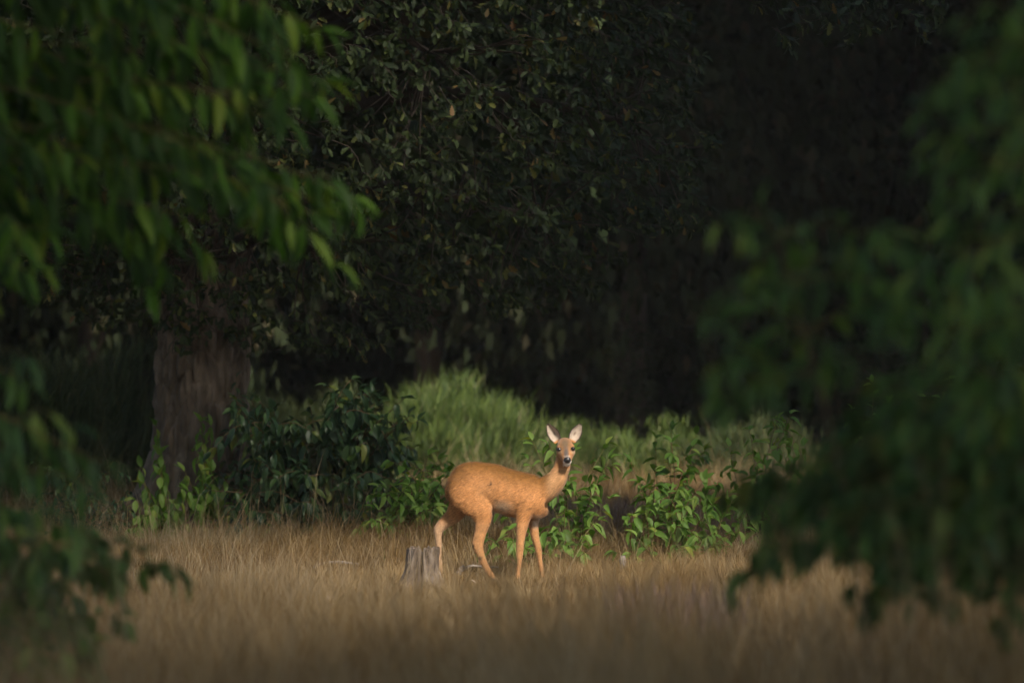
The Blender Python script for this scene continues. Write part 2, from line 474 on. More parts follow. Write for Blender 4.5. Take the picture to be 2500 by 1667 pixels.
m = MB(); m.tube(curve_pts([(OX + .1, OY, 3.2), (OX + .15, OY, 5), (OX, OY + .2, 8), (OX + .2, OY, 11)], 14), np.linspace(.36, .06, 14), 16)
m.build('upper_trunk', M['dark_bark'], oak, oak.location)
allp = np.concatenate(limbs)
L = Leaves()
tw = MB()
for i in range(N_SPRAY):
    c = at(sx[i], sy[i], sz[i])
    out = norm(np.array([c[0] - OX, c[1] - OY - 0.0, 0.15]) + rng.normal(0, .5, 3))
    down = np.array([0, 0, -1.0])
    ax = norm(out + down * rng.uniform(0.0, 0.8))
    n = int(rng.integers(6, 11)); ln = rng.uniform(0.12, 0.26)
    p0 = c - ax * ln
    if i % 5 == 0:
        near = allp[np.argmin(((allp - p0) ** 2).sum(1))]
        tw.tube(curve_pts([near, (near + p0) / 2 + rng.normal(0, .06, 3), p0, c], 7), np.linspace(.009, .002, 7), 4)
    else:
        tw.tube([p0, (p0 + c) / 2 + rng.normal(0, .012, 3), c], [.004, .003, .0015], 3)
    for k in range(n):
        f = rng.random() ** 0.6
        side = norm(rng.normal(0, 1, 3))
        a = norm(ax * 0.7 + side * 0.9 + down * 0.35)
        L.add(p0 + (c - p0) * f, a, norm(np.array([0, -0.3, 0.9]) + rng.normal(0, .45, 3)), rng.uniform(0.05, 0.092))
# a second spray of oak leaves reaching over the right of the clearing
for i in range(90):
    c = at(rng.uniform(1850, 2330), rng.normal(30, 45) - 20, 36.0 + rng.normal(0, .35))
    ax = norm(np.array([.5, -.2, -.6]) + rng.normal(0, .5, 3)); p0 = c - ax * .2
    tw.tube([p0, c], [.004, .0015], 3)
    for k in range(8):
        L.add(p0 + (c - p0) * rng.random(), norm(ax * .7 + rng.normal(0, .6, 3) + [0, 0, -.35]), norm(np.array([0, -.3, .9]) + rng.normal(0, .45, 3)), rng.uniform(.06, .10))
tw.build('twigs', M['dark_bark'], oak, oak.location)['kind'] = 'stuff'
put_leaves(oak, OAK, M['oak_leaf'], *L.arrays())

def coarse_crown(root, centre, radii, n, mat, size, name='crown', keep=None, shell=0.45):
    d = norm(rng.normal(0, 1, (n, 3)))
    r = rng.uniform(shell, 1.0, n) ** 0.6
    lump = np.array([noise.noise(Vector(v * 2.2 + np.array(centre) * .37)) for v in d])
    p = np.array(centre) + d * r[:, None] * np.array(radii) * (1 + 0.35 * lump)[:, None]
    k = p[:, 2] > 0.15
    if keep is not None: k &= keep(p)
    p = p[k]; d = d[k]
    me = leaves_mesh(name, CLUMP, p, norm(d + rng.normal(0, .7, p.shape) + [0, 0, -.3]), norm(rng.normal(0, .6, p.shape) + [0, 0, 1]), rng.uniform(.6, 1.3, len(p)) * size, mat, root.location)
    return tag(link(name, me, root), kind='stuff')

coarse_crown(oak, (OX - 1.0, OY - .2, 7.6), (4.9, 4.4, 3.8), 8000, M['oak_leaf'], .38, name='upper_crown', keep=lambda p: p[:, 2] > 1.9 + .0705 * p[:, 1])
coarse_crown(oak, (OX, OY + 1.4, 3.6), (4.4, 2.6, 1.9), 7000, M['oak_leaf'], .15, name='inner_crown', keep=lambda p: (p[:, 1] > 38.0) & (p[:, 2] > 1.9) & (p[:, 0] < .8))

# ------------------------------------------------------------------ forest behind
def stems(m, x, y, h, r, trunk_r):
    lean = rng.normal(0, .25, 2)
    m.tube(curve_pts([(x, y, -.1), (x + lean[0] * .3, y + lean[1] * .3, h * .4), (x + lean[0], y + lean[1], h * .95)], 10), np.linspace(trunk_r, .03, 10), 9)
    for k in range(7):
        z = h * rng.uniform(.25, .8); a = rng.uniform(0, 6.28)
        b = np.array([x + lean[0] * z / h, y + lean[1] * z / h, z]); e = b + np.array([math.cos(a) * r * .7, math.sin(a) * r * .7, r * .25])
        m.tube(curve_pts([b, (b + e) / 2 + [0, 0, .2], e], 6), np.linspace(.05, .012, 6), 5)

def forest_tree(x, y, h, r, crown_base, n, size, label, group, name='forest_tree', keep=None, trunk_r=.17):
    t = tag(empty(name, (x, y, 0)), label, 'tree', group)
    m = MB(); stems(m, x, y, h, r, trunk_r); m.build('trunk', M['dark_bark'], t, t.location)
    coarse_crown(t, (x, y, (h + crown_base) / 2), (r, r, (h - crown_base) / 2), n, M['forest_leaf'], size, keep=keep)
    return t

# four crown shapes of unit size, shared by the trees of the wood
crowns = []
for k in range(4):
    n = 20000
    d = norm(rng.normal(0, 1, (n, 3))); rr = rng.uniform(.25, 1.0, n) ** .5
    lump = np.array([noise.noise(Vector(v * 2.4 + k * 7.3)) for v in d]) + .5 * np.array([noise.noise(Vector(v * 6 + k * 3.1)) for v in d])
    p = d * (rr * (1 + .4 * lump))[:, None]
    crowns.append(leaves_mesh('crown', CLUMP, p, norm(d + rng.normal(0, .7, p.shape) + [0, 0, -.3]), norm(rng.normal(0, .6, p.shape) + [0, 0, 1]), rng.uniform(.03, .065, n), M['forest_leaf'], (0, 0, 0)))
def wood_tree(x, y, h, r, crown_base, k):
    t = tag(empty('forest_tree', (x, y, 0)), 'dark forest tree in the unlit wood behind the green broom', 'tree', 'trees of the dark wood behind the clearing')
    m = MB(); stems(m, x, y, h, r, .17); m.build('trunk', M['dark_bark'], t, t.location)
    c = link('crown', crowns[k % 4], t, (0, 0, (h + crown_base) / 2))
    c.scale = (r, r, (h - crown_base) / 2); c.rotation_euler = (0, 0, rng.uniform(0, 6.28))
    tag(c, kind='stuff')
kk = 0
for Y, n, half, h, cb in [(56, 6, 9, 11, 1.0), (61, 8, 12, 9, -.8), (66, 8, 14, 16, .2), (73, 10, 17, 12, -1.5), (80, 9, 19, 20, -.5), (90, 10, 22, 20, -3)]:
    for k in range(n):
        kk += 1
        wood_tree(-half + 2 * half * (k + .5) / n + rng.normal(0, .4), Y + rng.normal(0, 1.2), h * rng.uniform(.85, 1.15), 2 * half / n * .95, cb, kk)
# unseen trees added round the clearing to shade everything but the sunlit patches
added_shade_lab = 'tall unseen leafy tree added to shade the clearing around the sunlit patches'
shade_keep = lambda p: ~in_light_gap(p)
for x, y in [(-10, 46), (-12, 38), (-10.5, 29), (10.5, 48), (12, 39), (11, 30), (9, 54), (-9, 54)]:
    forest_tree(x, y, 15, 4.0, 1.0, 7000, .28, added_shade_lab, 'unseen trees added for shade', keep=shade_keep)
for x, y, h, r, cb, n in [(7.2, 48, 18, 5.5, 7.0, 7500), (-5.7, 47, 18, 5.6, 7.0, 7500), (6.6, 54, 19, 6.5, 6.5, 8000), (4.4, 28, 13.5, 3.8, 7.8, 3400), (-5.5, 27, 15, 4.5, 7.5, 3000), (6.5, 20, 20, 4.5, 6, 2300), (12, 17, 24, 6, 6, 2700), (9, 8, 26, 6.5, 6, 2700), (16, 6, 26, 7, 6, 2700), (4, 3, 26, 6, 6, 2700), (-6, 19, 20, 5, 5, 2300),
                      (-5, 8, 24, 6, 6, 2700), (-2.5, -3, 26, 7, 6, 2700), (9, -6, 28, 8, 6, 2700), (18, -7, 28, 8, 6, 2700), (-11, 14, 22, 6, 6, 2700), (-9, 0, 24, 7, 6, 2700)]:
    forest_tree(x, y, h, r, cb, n, .75, added_shade_lab, 'unseen trees added for shade', keep=shade_keep, trunk_r=.3)

# ------------------------------------------------------------------ broom bushes and dark undergrowth behind the deer
def broom(px, z, top_px, half_px, n, mat, label, name='broom_bush', cat='shrub', lean=0.25, group=None):
    base = at_ground(px, z); H = at(px, top_px, z)[2]; W = half_px / FPX * z
    t = tag(empty(name, base), label, cat, group)
    nc = 16                                              # tufts that make up the bush
    ca = rng.uniform(0, 6.28, nc); cr = np.sqrt(rng.random(nc)) * .8
    cc = np.stack([np.cos(ca) * cr * W, np.sin(ca) * cr * W * .7], -1)
    ch = H * rng.uniform(.30, 1.0, nc) ** .8 * H ** .2 * (1 - .4 * cr ** 2); ch[0] = H; cc[0] = (0, 0)
    cl = rng.normal(0, .2, (nc, 2)); cl[:, 0] += .25 * np.cos(ca) * cr + lean * .2
    w_ = rng.integers(0, nc, n)
    b = base + np.stack([cc[w_, 0] + rng.normal(0, W * .10, n), cc[w_, 1] + rng.normal(0, W * .10, n), np.zeros(n)], -1)
    f0 = rng.random(n) ** .7 * .8; h = ch[w_]
    def along(f):
        return b + np.stack([cl[w_, 0] * h * f ** 1.6, cl[w_, 1] * h * f ** 1.6, h * f], -1)
    p0 = along(f0) + np.stack([rng.normal(0, 1, n), rng.normal(0, 1, n), np.zeros(n)], -1) * (.03 + .10 * f0[:, None]) * H * .7
    ln = rng.uniform(.12, .38, n) * H * (1.1 - .6 * f0)
    d = norm(np.stack([cl[w_, 0] * 1.2 + rng.normal(0, .38, n), cl[w_, 1] + rng.normal(0, .38, n), np.ones(n)], -1))
    bend = np.stack([rng.normal(0, .12, n), rng.normal(0, .12, n), -np.abs(rng.normal(0, .06, n))], -1) * ln[:, None]
    p1 = p0 + d * ln[:, None] * .55; tip = p0 + d * ln[:, None] + bend
    wd = rng.uniform(.0025, .006, n)[:, None]
    an = rng.uniform(0, 3.14, n); s = np.stack([np.cos(an), np.sin(an), np.zeros(n)], -1) * wd
    V = np.stack([p0 - s, p0 + s, p1 - s * .8, p1 + s * .8, tip], 1).reshape(-1, 3) - base
    o = (np.arange(n) * 5)[:, None]
    F = np.concatenate([o + [0, 1, 3], o + [0, 3, 2], o + [2, 3, 4]])
    me = make_mesh('stems', V, [F], mat, {'rnd': np.repeat(rng.random(n), 5)})
    tag(link('stems', me, t), kind='stuff')
    return t

broom(1100, 48.5, 872, 185, 14280, M['broom'], 'tallest yellow-green broom bush rising above the deer\'s back')
broom(1240, 49.5, 950, 140, 8568, M['broom'], 'green broom bush with a dead grey top behind the deer\'s shoulder')
broom(1400, 50.0, 1000, 180, 9520, M['broom'], 'low green broom bush behind the deer\'s ears')
broom(1010, 47.5, 920, 130, 5000, M['broom'], 'green broom bush half hidden by the glossy shrub left of the deer\'s rump')
broom(1640, 49.5, 990, 200, 10472, M['broom'], 'low broad broom bush to the right of the deer\'s head')
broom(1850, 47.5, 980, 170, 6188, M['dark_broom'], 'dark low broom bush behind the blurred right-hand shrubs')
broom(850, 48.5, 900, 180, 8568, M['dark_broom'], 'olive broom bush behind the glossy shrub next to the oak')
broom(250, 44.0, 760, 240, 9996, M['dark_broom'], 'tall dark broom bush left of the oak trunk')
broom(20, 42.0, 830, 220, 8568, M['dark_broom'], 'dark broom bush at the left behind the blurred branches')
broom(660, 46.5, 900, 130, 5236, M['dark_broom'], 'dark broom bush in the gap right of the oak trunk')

# low brownish saplings at the wood's edge
for k, (px, z, top, hw, lab) in enumerate([(1530, 54, 790, 130, 'brownish young tree with layered branches at the edge of the wood'), (1720, 55, 660, 120, 'rust-tinged young tree in front of the black wood'), (2150, 53, 830, 260, 'dark bush at the edge of the wood behind the right-hand shrubs')]):
    b = at_ground(px, z); H = at(px, top, z)[2]; W = hw / FPX * z
    t = tag(empty('young_tree', b), lab, 'tree')
    m = MB(); m.tube([b, b + [0, 0, H * .5], b + [0.05, 0, H]], [.016, .011, .004], 6)
    L = Leaves()
    for j in range(70):
        f = rng.uniform(.15, .98); a = rng.uniform(0, 6.28); ln = W * (1.15 - .7 * f) * rng.uniform(.6, 1.1)
        s = b + [0, 0, H * f]; e = s + np.array([math.cos(a) * ln, math.sin(a) * ln, rng.uniform(-.05, .15)])
        pts = curve_pts([s, (s + e) / 2 + [0, 0, .06], e], 6)
        m.tube(pts, np.linspace(.008, .002, 6), 3)
        leafy_twig(L, pts, .10, .04, start=.1, droop=.3)
    m.build('trunk', M['dark_bark'], t, b)
    put_leaves(t, LEAF, M['forest_leaf'], *L.arrays(), n_obj=0)

# ------------------------------------------------------------------ dry grass
def vnoise(x, y, scale, seed):
    """smooth value noise on a grid"""
    g = np.random.default_rng(seed).random((256, 256))
    u, v = x * scale + 500, y * scale + 500
    iu, iv = np.floor(u).astype(int), np.floor(v).astype(int)
    fu, fv = u - iu, v - iv
    fu = fu * fu * (3 - 2 * fu); fv = fv * fv * (3 - 2 * fv)
    G = lambda a, b: g[a % 256, b % 256]
    return (G(iu, iv) * (1 - fu) + G(iu + 1, iv) * fu) * (1 - fv) + (G(iu, iv + 1) * (1 - fu) + G(iu + 1, iv + 1) * fu) * fv

def grass(name, n_try, dens, hfun, mat, label, wid=(.0014, .003), spread=.5, tuft=.5, seed=1, zr=(13.5, 47)):
    Z = rng.uniform(*zr, n_try); X = rng.uniform(-1, 1, n_try) * (0.1015 * Z + 1.3)
    w = (0.1015 * Z + 1.3) / (0.1015 * 47 + 1.3)
    k = rng.random(n_try) < w * dens(X, Z)
    X, Z = X[k], Z[k]; n = len(X)
    # gather part of the blades into tussocks
    cs = .22
    tx, tz = np.floor(X / cs), np.floor(Z / cs)
    hx = np.sin(tx * 127.1 + tz * 311.7 + seed) * 43758.5; hz = np.sin(tx * 269.5 + tz * 183.3 + seed) * 43758.5
    cx, cz = (tx + .2 + .6 * (hx - np.floor(hx))) * cs, (tz + .2 + .6 * (hz - np.floor(hz))) * cs
    g = (rng.random(n) < tuft)
    ox, oz = X - cx, Z - cz
    X = np.where(g, cx + ox * .45, X); Z = np.where(g, cz + oz * .45, Z)
    th = hx * 1.7 - np.floor(hx * 1.7)
    H = hfun(X, Z) * rng.uniform(.35, 1.1, n) * np.where(g, .65 + .75 * th, .8) * (.40 + 1.2 * vnoise(X, Z, 1.5, seed + 5))
    la = vnoise(X, Z, .7, seed + 9) * 12; lm = .30 * vnoise(X, Z, 1.1, seed + 3)
    lx = rng.normal(0, spread, n) + np.cos(la) * lm + np.where(g, ox / cs * 1.1, 0); ly = rng.normal(0, spread, n) + np.sin(la) * lm + np.where(g, oz / cs * 1.1, 0)
    mag = np.hypot(lx, ly)
    b = np.stack([X, Z, ground_h(X, Z) - .01], -1)
    m1 = b + np.stack([lx * .40, ly * .40, np.full(n, .62)], -1) * H[:, None]
    tip = b + np.stack([lx, ly, 1.02 - .34 * np.clip(mag, 0, 2.2)], -1) * H[:, None]
    an = rng.uniform(-.9, .9, n); s = np.stack([np.cos(an), np.sin(an), np.zeros(n)], -1) * (rng.uniform(*wid, n) * np.clip(Z / 30, .9, 1.4))[:, None] * .5
    V = np.stack([b - s, b + s, m1 - s * .85, m1 + s * .85, tip], 1).reshape(-1, 3)
    o = (np.arange(n) * 5)[:, None]
    F = np.concatenate([o + [0, 1, 3], o + [0, 3, 2], o + [2, 3, 4]])
    tone = .42 + .42 * (rng.random(n) - .5) + .75 * (vnoise(X, Z, .9, seed + 21) - .5) + .50 * (vnoise(X, Z, 3.2, seed + 22) - .5)
    me = make_mesh(name, V, [F], mat, {'tone': np.repeat(np.clip(tone, 0, 1), 5)})
    return tag(link(name, me), label, 'grass', kind='stuff'), n

def dry_h(X, Z):
    h = .17 + 0 * X
    h = np.where(Z < 29.5, h + .028 * (29.5 - Z), h)
    h = np.where(Z > 33, h + .025 * np.clip(Z - 33, 0, 5), h)
    return h
def dry_d(X, Z):
    d = .5 + .5 * vnoise(X, Z, 1.6, 77)
    d = d * np.where((Z > 27) & (Z < 37), 1.0, .5)
    d = d * np.where(np.hypot(X - OX, Z - OY) < .65, 0, 1)
    return d
g1, n1 = grass('dry_grass', 1150000, dry_d, dry_h, M['grass'], 'dry straw-coloured grass covering the whole clearing', seed=1)
g2, n2 = grass('bent_grass_stalks', 130000, lambda X, Z: 1.0 * vnoise(X, Z, .9, 31) ** 2.2 + .03, lambda X, Z: dry_h(X, Z) * 2.1, M['pale_grass'], 'taller pale bent grass stalks standing above the dry grass', wid=(.0014, .0026), spread=.4, tuft=.2, seed=2)
g3, n3 = grass('green_grass', 120000, lambda X, Z: np.where((Z > 35) & (Z < 46), .55, 0.015) * vnoise(X, Z, 1.2, 41), lambda X, Z: .24 + 0 * X, M['green_grass'], 'thin green grass at the foot of the shrubs', seed=3)
g4, n4 = grass('near_grass', 120000, lambda X, Z: np.clip(vnoise(X, Z, 1.0, 51) * 2.4 - .95, 0.02, 1), lambda X, Z: .55 + .16 * np.clip(X, -1, 2), M['grass'], 'tall blurred grass tufts close to the viewer', wid=(.003, .006), seed=4, spread=.3, zr=(14.5, 23))
print('grass blades', n1, n2, n3, n4)

# heather
def heather(name, region, n, H, label):
    xs, ys = sample_poly(region, n)
    b = np.stack([xs, ys, np.zeros(n)], -1)
    a = rng.uniform(0, 6.28, n); l = H * rng.uniform(.4, 1, n)
    tip = b + np.stack([np.cos(a) * .35 * l, np.sin(a) * .35 * l, l], -1)
    s = np.stack([np.cos(a + 1.57), np.sin(a + 1.57), np.zeros(n)], -1) * .006
    V = np.stack([b - s * .5, b + s * .5, (b + tip) / 2 - s, (b + tip) / 2 + s, tip], 1).reshape(-1, 3)
    o = (np.arange(n) * 5)[:, None]
    F = np.concatenate([o + [0, 1, 3], o + [0, 3, 2], o + [2, 3, 4]])
    tag(link(name, make_mesh(name, V, [F], M['heather'], {'rnd': np.repeat(rng.random(n), 5)})), label, 'heather', kind='stuff')
def reg(pts): return [(float((px - 1250) / FPX * z), z) for px, z in pts]
heather('heather', reg([(1180, 36.5), (1850, 36.5), (2050, 40.5), (1150, 40.5)]), 7000, .30, 'faded brown heather behind the deer and the young cherry shoots')
heather('heather_clump', reg([(1480, 25.0), (1800, 25.0), (1820, 27.2), (1500, 27.2)]), 900, .30, 'blurred purple-brown heather clump in the near grass')

# ------------------------------------------------------------------ shrubs and seedlings near the deer
def seedling(name, base, tips, size, spacing, mat, stem_mat, label, cat='seedling', group=None, n_obj=300, shapes=LEAF, droop=.45, start=.25, stem_r=.006, hang=0.0, sub=0, sub_len=.25):
    base = np.asarray(base, float)
    t = tag(empty(name, base), label, cat, group)
    L = Leaves()
    for tip in tips:
        tip = np.asarray(tip, float)
        b = base + np.array([rng.normal(0, .04), rng.normal(0, .04), -.02])
        ln = np.linalg.norm(tip - b)
        mid = b * .5 + tip * .5 + np.array([0, 0, .10 * ln]) + rng.normal(0, .04 * ln, 3)
        pts = curve_pts([b, mid, tip], 12)
        m = MB(); m.tube(pts, np.linspace(stem_r, stem_r * .3, 12), 5)
        leafy_twig(L, pts, size, spacing, start=start, droop=droop, hang=hang)
        for k in range(sub):
            f = rng.uniform(.3, .9); i = int(f * 11); p = pts[i]
            d = norm(norm(pts[min(i + 1, 11)] - pts[i - 1]) * .6 + rng.normal(0, .7, 3) + [0, 0, .1])
            e = p + d * sub_len * rng.uniform(.6, 1.2)
            sp = curve_pts([p, (p + e) / 2 + [0, 0, .03], e + [0, 0, -.03]], 6)
            m.tube(sp, np.linspace(stem_r * .5, stem_r * .25, 6), 4)
            leafy_twig(L, sp, size, spacing, start=.15, droop=droop, hang=hang)
        m.build('stem', stem_mat, t, base)
    put_leaves(t, shapes, mat, *L.arrays(), n_obj=n_obj)
    return t

def tips_in(poly, n, z0, z1):
    x, y = sample_poly(poly, n); z = rng.uniform(z0, z1, n)
    return [at(a, b, c) for a, b, c in zip(x, y, z)]

# big glossy shrub right of the oak
GLOSS = [(560, 1000), (640, 960), (720, 1000), (790, 945), (900, 950), (960, 930), (1000, 960), (1030, 1050), (1040, 1150), (1000, 1220), (900, 1280), (700, 1290), (560, 1270), (500, 1180)]
seedling('cherry_shrub', at_ground(780, 37.6), tips_in(GLOSS, 90, 36.2, 38.2), .135, .055, M['glossy_leaf'], M['twig'], 'dense dark glossy shrub filling the space between oak trunk and deer', 'shrub', sub=3, sub_len=.3, stem_r=.010, droop=.7, hang=.25)
EDGE = [(930, 1120), (1050, 1100), (1100, 1150), (1090, 1250), (1000, 1290), (900, 1290)]
seedling('cherry_shrub', at_ground(985, 36.0), tips_in(EDGE, 20, 35.2, 36.3), .12, .055, M['young_leaf'], M['twig'], 'leafy green shrub edge just behind the deer\'s rump', 'shrub', sub=2, sub_len=.25, droop=.5)
# pale leafy shoots at the foot of the oak
seedling('leafy_shoots', at_ground(420, 37.6), [at(380, 1040, 37.9), at(390, 1110, 37.6), at(350, 1180, 37.5), at(330, 1220, 37.3), at(440, 1190, 37.4), at(400, 1250, 37.2), at(360, 1290, 37.1), at(450, 1280, 37.1), at(370, 1240, 37.2), at(420, 1220, 37.2), at(340, 1260, 37.0), at(390, 1160, 37.5), at(320, 1290, 36.9), at(350, 1310, 36.8), at(410, 1300, 36.9), at(345, 1140, 37.6)], .14, .04, M['young_leaf'], M['green_twig'], 'pale green leafy shoots climbing the left side of the oak trunk', 'climber', hang=.45, droop=.8, start=.15)
seedling('leafy_shoots', at_ground(520, 37.5), [at(490, 1030, 37.9), at(515, 1040, 37.9), at(480, 1100, 37.6), at(520, 1150, 37.4), at(460, 1200, 37.3), at(540, 1240, 37.2), at(500, 1290, 37.1), at(570, 1220, 37.3), at(590, 1280, 37.1), at(480, 1250, 37.1), at(530, 1200, 37.2), at(560, 1290, 37.0), at(500, 1180, 37.3), at(470, 1310, 36.8), at(530, 1310, 36.8), at(450, 1150, 37.4), at(550, 1170, 37.3)], .14, .04, M['young_leaf'], M['green_twig'], 'yellow-green leafy shoots in front of the middle of the oak trunk', 'climber', hang=.45, droop=.8, start=.15)
seedling('leafy_shoots', at_ground(660, 37.0), [at(620, 1260, 36.9), at(660, 1290, 36.8), at(700, 1280, 36.9), at(640, 1320, 36.7), at(730, 1300, 36.8), at(600, 1300, 36.8)], .11, .05, M['young_leaf'], M['green_twig'], 'low pale shoots in the grass under the glossy dark shrub', 'climber', hang=.3, droop=.6, start=.15)
seedling('ivy', np.array([at(585, 0, 38.35)[0], 38.35, 0.0]), [at(578, 920, 38.2), at(585, 960, 38.2), at(570, 1000, 38.2)], .08, .05, M['glossy_leaf'], M['twig'], 'dark ivy strand hugging the right edge of the oak trunk', 'ivy', hang=.4, droop=.6, start=.7)
# low dark plants left of the oak
seedling('bramble', at_ground(210, 37.6), tips_in([(60, 1100), (250, 1080), (330, 1180), (320, 1290), (60, 1290)], 26, 36.8, 38.2), .075, .045, M['glossy_leaf'], M['twig'], 'low dark bramble thicket left of the oak\'s roots', 'bramble', sub=2, sub_len=.2)
# seedlings round the deer
seedling('cherry_seedling', at_ground(1395, 34.0), [at(1300, 1075, 34.2), at(1340, 1085, 34.3), at(1400, 1100, 34.1), at(1480, 1085, 34.4), at(1490, 1120, 34.2), at(1460, 1180, 33.9), at(1490, 1215, 33.8), at(1290, 1120, 34.2), at(1380, 1190, 33.8), at(1360, 1290, 33.5)], .12, .06, M['young_leaf'], M['green_twig'], 'bright green cherry seedling behind the deer\'s neck and chest', sub=1, sub_len=.16)
seedling('cherry_seedling', at_ground(1275, 33.6), [at(1230, 1245, 33.6), at(1260, 1260, 33.5), at(1300, 1250, 33.7), at(1190, 1310, 33.5), at(1250, 1320, 33.3), at(1320, 1300, 33.4)], .12, .06, M['young_leaf'], M['green_twig'], 'low green cherry seedling seen between the deer\'s legs', sub=1, sub_len=.14)
seedling('cherry_seedling', at_ground(1400, 33.3), [at(1420, 1300, 33.2), at(1460, 1270, 33.3), at(1380, 1330, 33.2), at(1440, 1340, 33.1)], .12, .06, M['young_leaf'], M['green_twig'], 'small green cherry seedling right of the deer\'s far foreleg')
seedling('cherry_seedling', at_ground(1610, 34.2), [at(1540, 1130, 34.2), at(1560, 1180, 34.0), at(1640, 1080, 34.3), at(1690, 1090, 34.5), at(1600, 1150, 34.0), at(1660, 1180, 33.9), at(1720, 1170, 34.1), at(1580, 1240, 33.8), at(1740, 1230, 34.0), at(1680, 1260, 33.7), at(1780, 1150, 34.4), at(1530, 1260, 33.7)], .12, .05, M['young_leaf'], M['red_twig'], 'bushy cherry seedling with reddish stems to the right of the deer', sub=2, sub_len=.2)
seedling('cherry_seedling', at_ground(1600, 33.0), [at(1555, 1310, 33.0), at(1600, 1290, 33.0), at(1640, 1300, 33.1), at(1540, 1350, 32.9), at(1680, 1330, 33.0), at(1500, 1345, 33.0)], .12, .06, M['young_leaf'], M['green_twig'], 'small pale seedling with a pair of arching leaves in the grass', start=.3)
seedling('cherry_seedling', at_ground(1860, 35.0), [at(1780, 1090, 35.2), at(1830, 1050, 35.3), at(1900, 1020, 35.5), at(1930, 1010, 35.4), at(1960, 1090, 35.0), at(1850, 1130, 34.8), at(1900, 1180, 34.8), at(1800, 1200, 34.8)], .12, .05, M['young_leaf'], M['twig'], 'green seedling half hidden by the blurred right-hand shrub', sub=2, sub_len=.2)
seedling('cherry_seedling', at_ground(2190, 35.6), [at(2130, 935, 35.6), at(2170, 985, 35.5), at(2240, 960, 35.7), at(2230, 1000, 35.6), at(2320, 925, 36.0), at(2310, 980, 35.9), at(2080, 1000, 35.4), at(2260, 1080, 35.3), at(2160, 1100, 35.2)], .10, .05, M['young_leaf'], M['red_twig'], 'upright shoots with pale curled leaves above the right-hand shrubs', sub=1, sub_len=.2, start=.5)
seedling('cherry_seedling', at_ground(1720, 33.6), [at(1680, 1290, 33.6), at(1720, 1240, 33.7), at(1760, 1270, 33.6), at(1790, 1220, 33.8), at(1650, 1330, 33.4), at(1740, 1330, 33.4), at(1820, 1290, 33.6)], .115, .05, M['young_leaf'], M['green_twig'], 'fresh green seedling between the reddish-stemmed one and the blurred right shrub', sub=1, sub_len=.16)
seedling('cherry_seedling', at_ground(1640, 36.0), [at(1600, 1070, 36.0), at(1640, 1050, 36.2), at(1700, 1060, 36.0), at(1720, 1100, 36.0)], .115, .05, M['young_leaf'], M['green_twig'], 'small pale seedling in the heather behind the reddish-stemmed one', sub=1, sub_len=.16)
seedling('oak_seedling', at_ground(2460, 35.0), [at(2450, 775, 35.0), at(2440, 850, 35.0), at(2480, 860, 35.0)], .09, .05, M['oak_leaf'], M['twig'], 'thin nettle-like shoot near the right edge of the view', start=.6)

# ------------------------------------------------------------------ blurred trees and shrubs near the viewer
def near_tree(name, base, trunk_top, tips, size, spacing, mat, label, cat, sub, sub_len, shapes, hang, droop, n_obj=300, trunk_r=.06, start=.3, stem_r=.012, arch=.12):
    base = np.asarray(base, float)
    t = tag(empty(name, base), label, cat)
    tr = curve_pts([base - [0, 0, .1], (base + trunk_top) / 2 + rng.normal(0, .05, 3), trunk_top], 14)
    m = MB(); m.tube(tr, np.linspace(trunk_r, trunk_r * .4, 14), 10); m.build('trunk', M['twig'], t, base)
    L = Leaves()
    for tip in tips:
        cand = tr[2:]
        w = np.abs(cand[:, 2] - (tip[2] - .1 + .2 * rng.random()))
        b = cand[np.argmin(w)]
        ln = np.linalg.norm(tip - b)
        pts = curve_pts([b, b * .6 + tip * .4 + [0, 0, arch * ln] + rng.normal(0, .03 * ln, 3), b * .2 + tip * .8 + [0, 0, arch * .6 * ln] + rng.normal(0, .02 * ln, 3), tip], 14)
        m = MB(); m.tube(pts, np.linspace(stem_r, stem_r * .25, 14), 5)
        leafy_twig(L, pts, size, spacing, start=start, droop=droop, hang=hang)
        for k in range(sub):
            i = int(rng.uniform(.4, .95) * 13); p = pts[i]
            d = norm(norm(pts[min(i + 1, 13)] - pts[i - 1]) * .8 + rng.normal(0, .5, 3) * [1, 1, .45])
            e = p + d * sub_len * rng.uniform(.5, 1.2)
            sp = curve_pts([p, (p + e) / 2 + [0, 0, .03], e - [0, 0, .04]], 6)
            m.tube(sp, np.linspace(stem_r * .35, stem_r * .18, 6), 4)
            leafy_twig(L, sp, size, spacing, start=.1, droop=droop, hang=hang)
        m.build('branch', M['green_twig'], t, base)
    put_leaves(t, shapes, mat, *L.arrays(), n_obj=n_obj)
    return t

def near(tips, z0, dz=.35): return [at(a, b, z0 + rng.normal(0, dz)) for a, b in tips]
ZL = 19.5
TL = near([(780, 70), (790, 200), (700, 180), (600, 50), (620, 250), (860, 480), (760, 520), (650, 420), (560, 400), (600, 440), (800, 500), (500, 610), (380, 250), (250, 220), (400, 90), (180, 90), (130, 400), (110, 560), (60, 270), (450, 240), (330, 600), (700, 300),
           (60, 660), (700, -60), (450, -80), (120, -60), (20, 440), (430, 520), (240, 340), (640, 110), (300, -20), (520, 130)], ZL)
near_tree('chestnut_tree', at_ground(-700, ZL), at(-600, -1300, ZL), TL, .20, .06, M['cherry_leaf'], 'blurred long-leaved tree whose drooping branches hang in from the upper left', 'tree', 2, .36, LONG, .38, .6, trunk_r=.07, start=.25, stem_r=.007)
LL = near([(330, 1340), (420, 1400), (280, 1400), (300, 1500), (200, 1380), (90, 1340), (220, 1560), (40, 1430), (120, 1500), (200, 1640), (60, 1600), (20, 1250), (100, 1420), (170, 1460)], 19.0, .25)
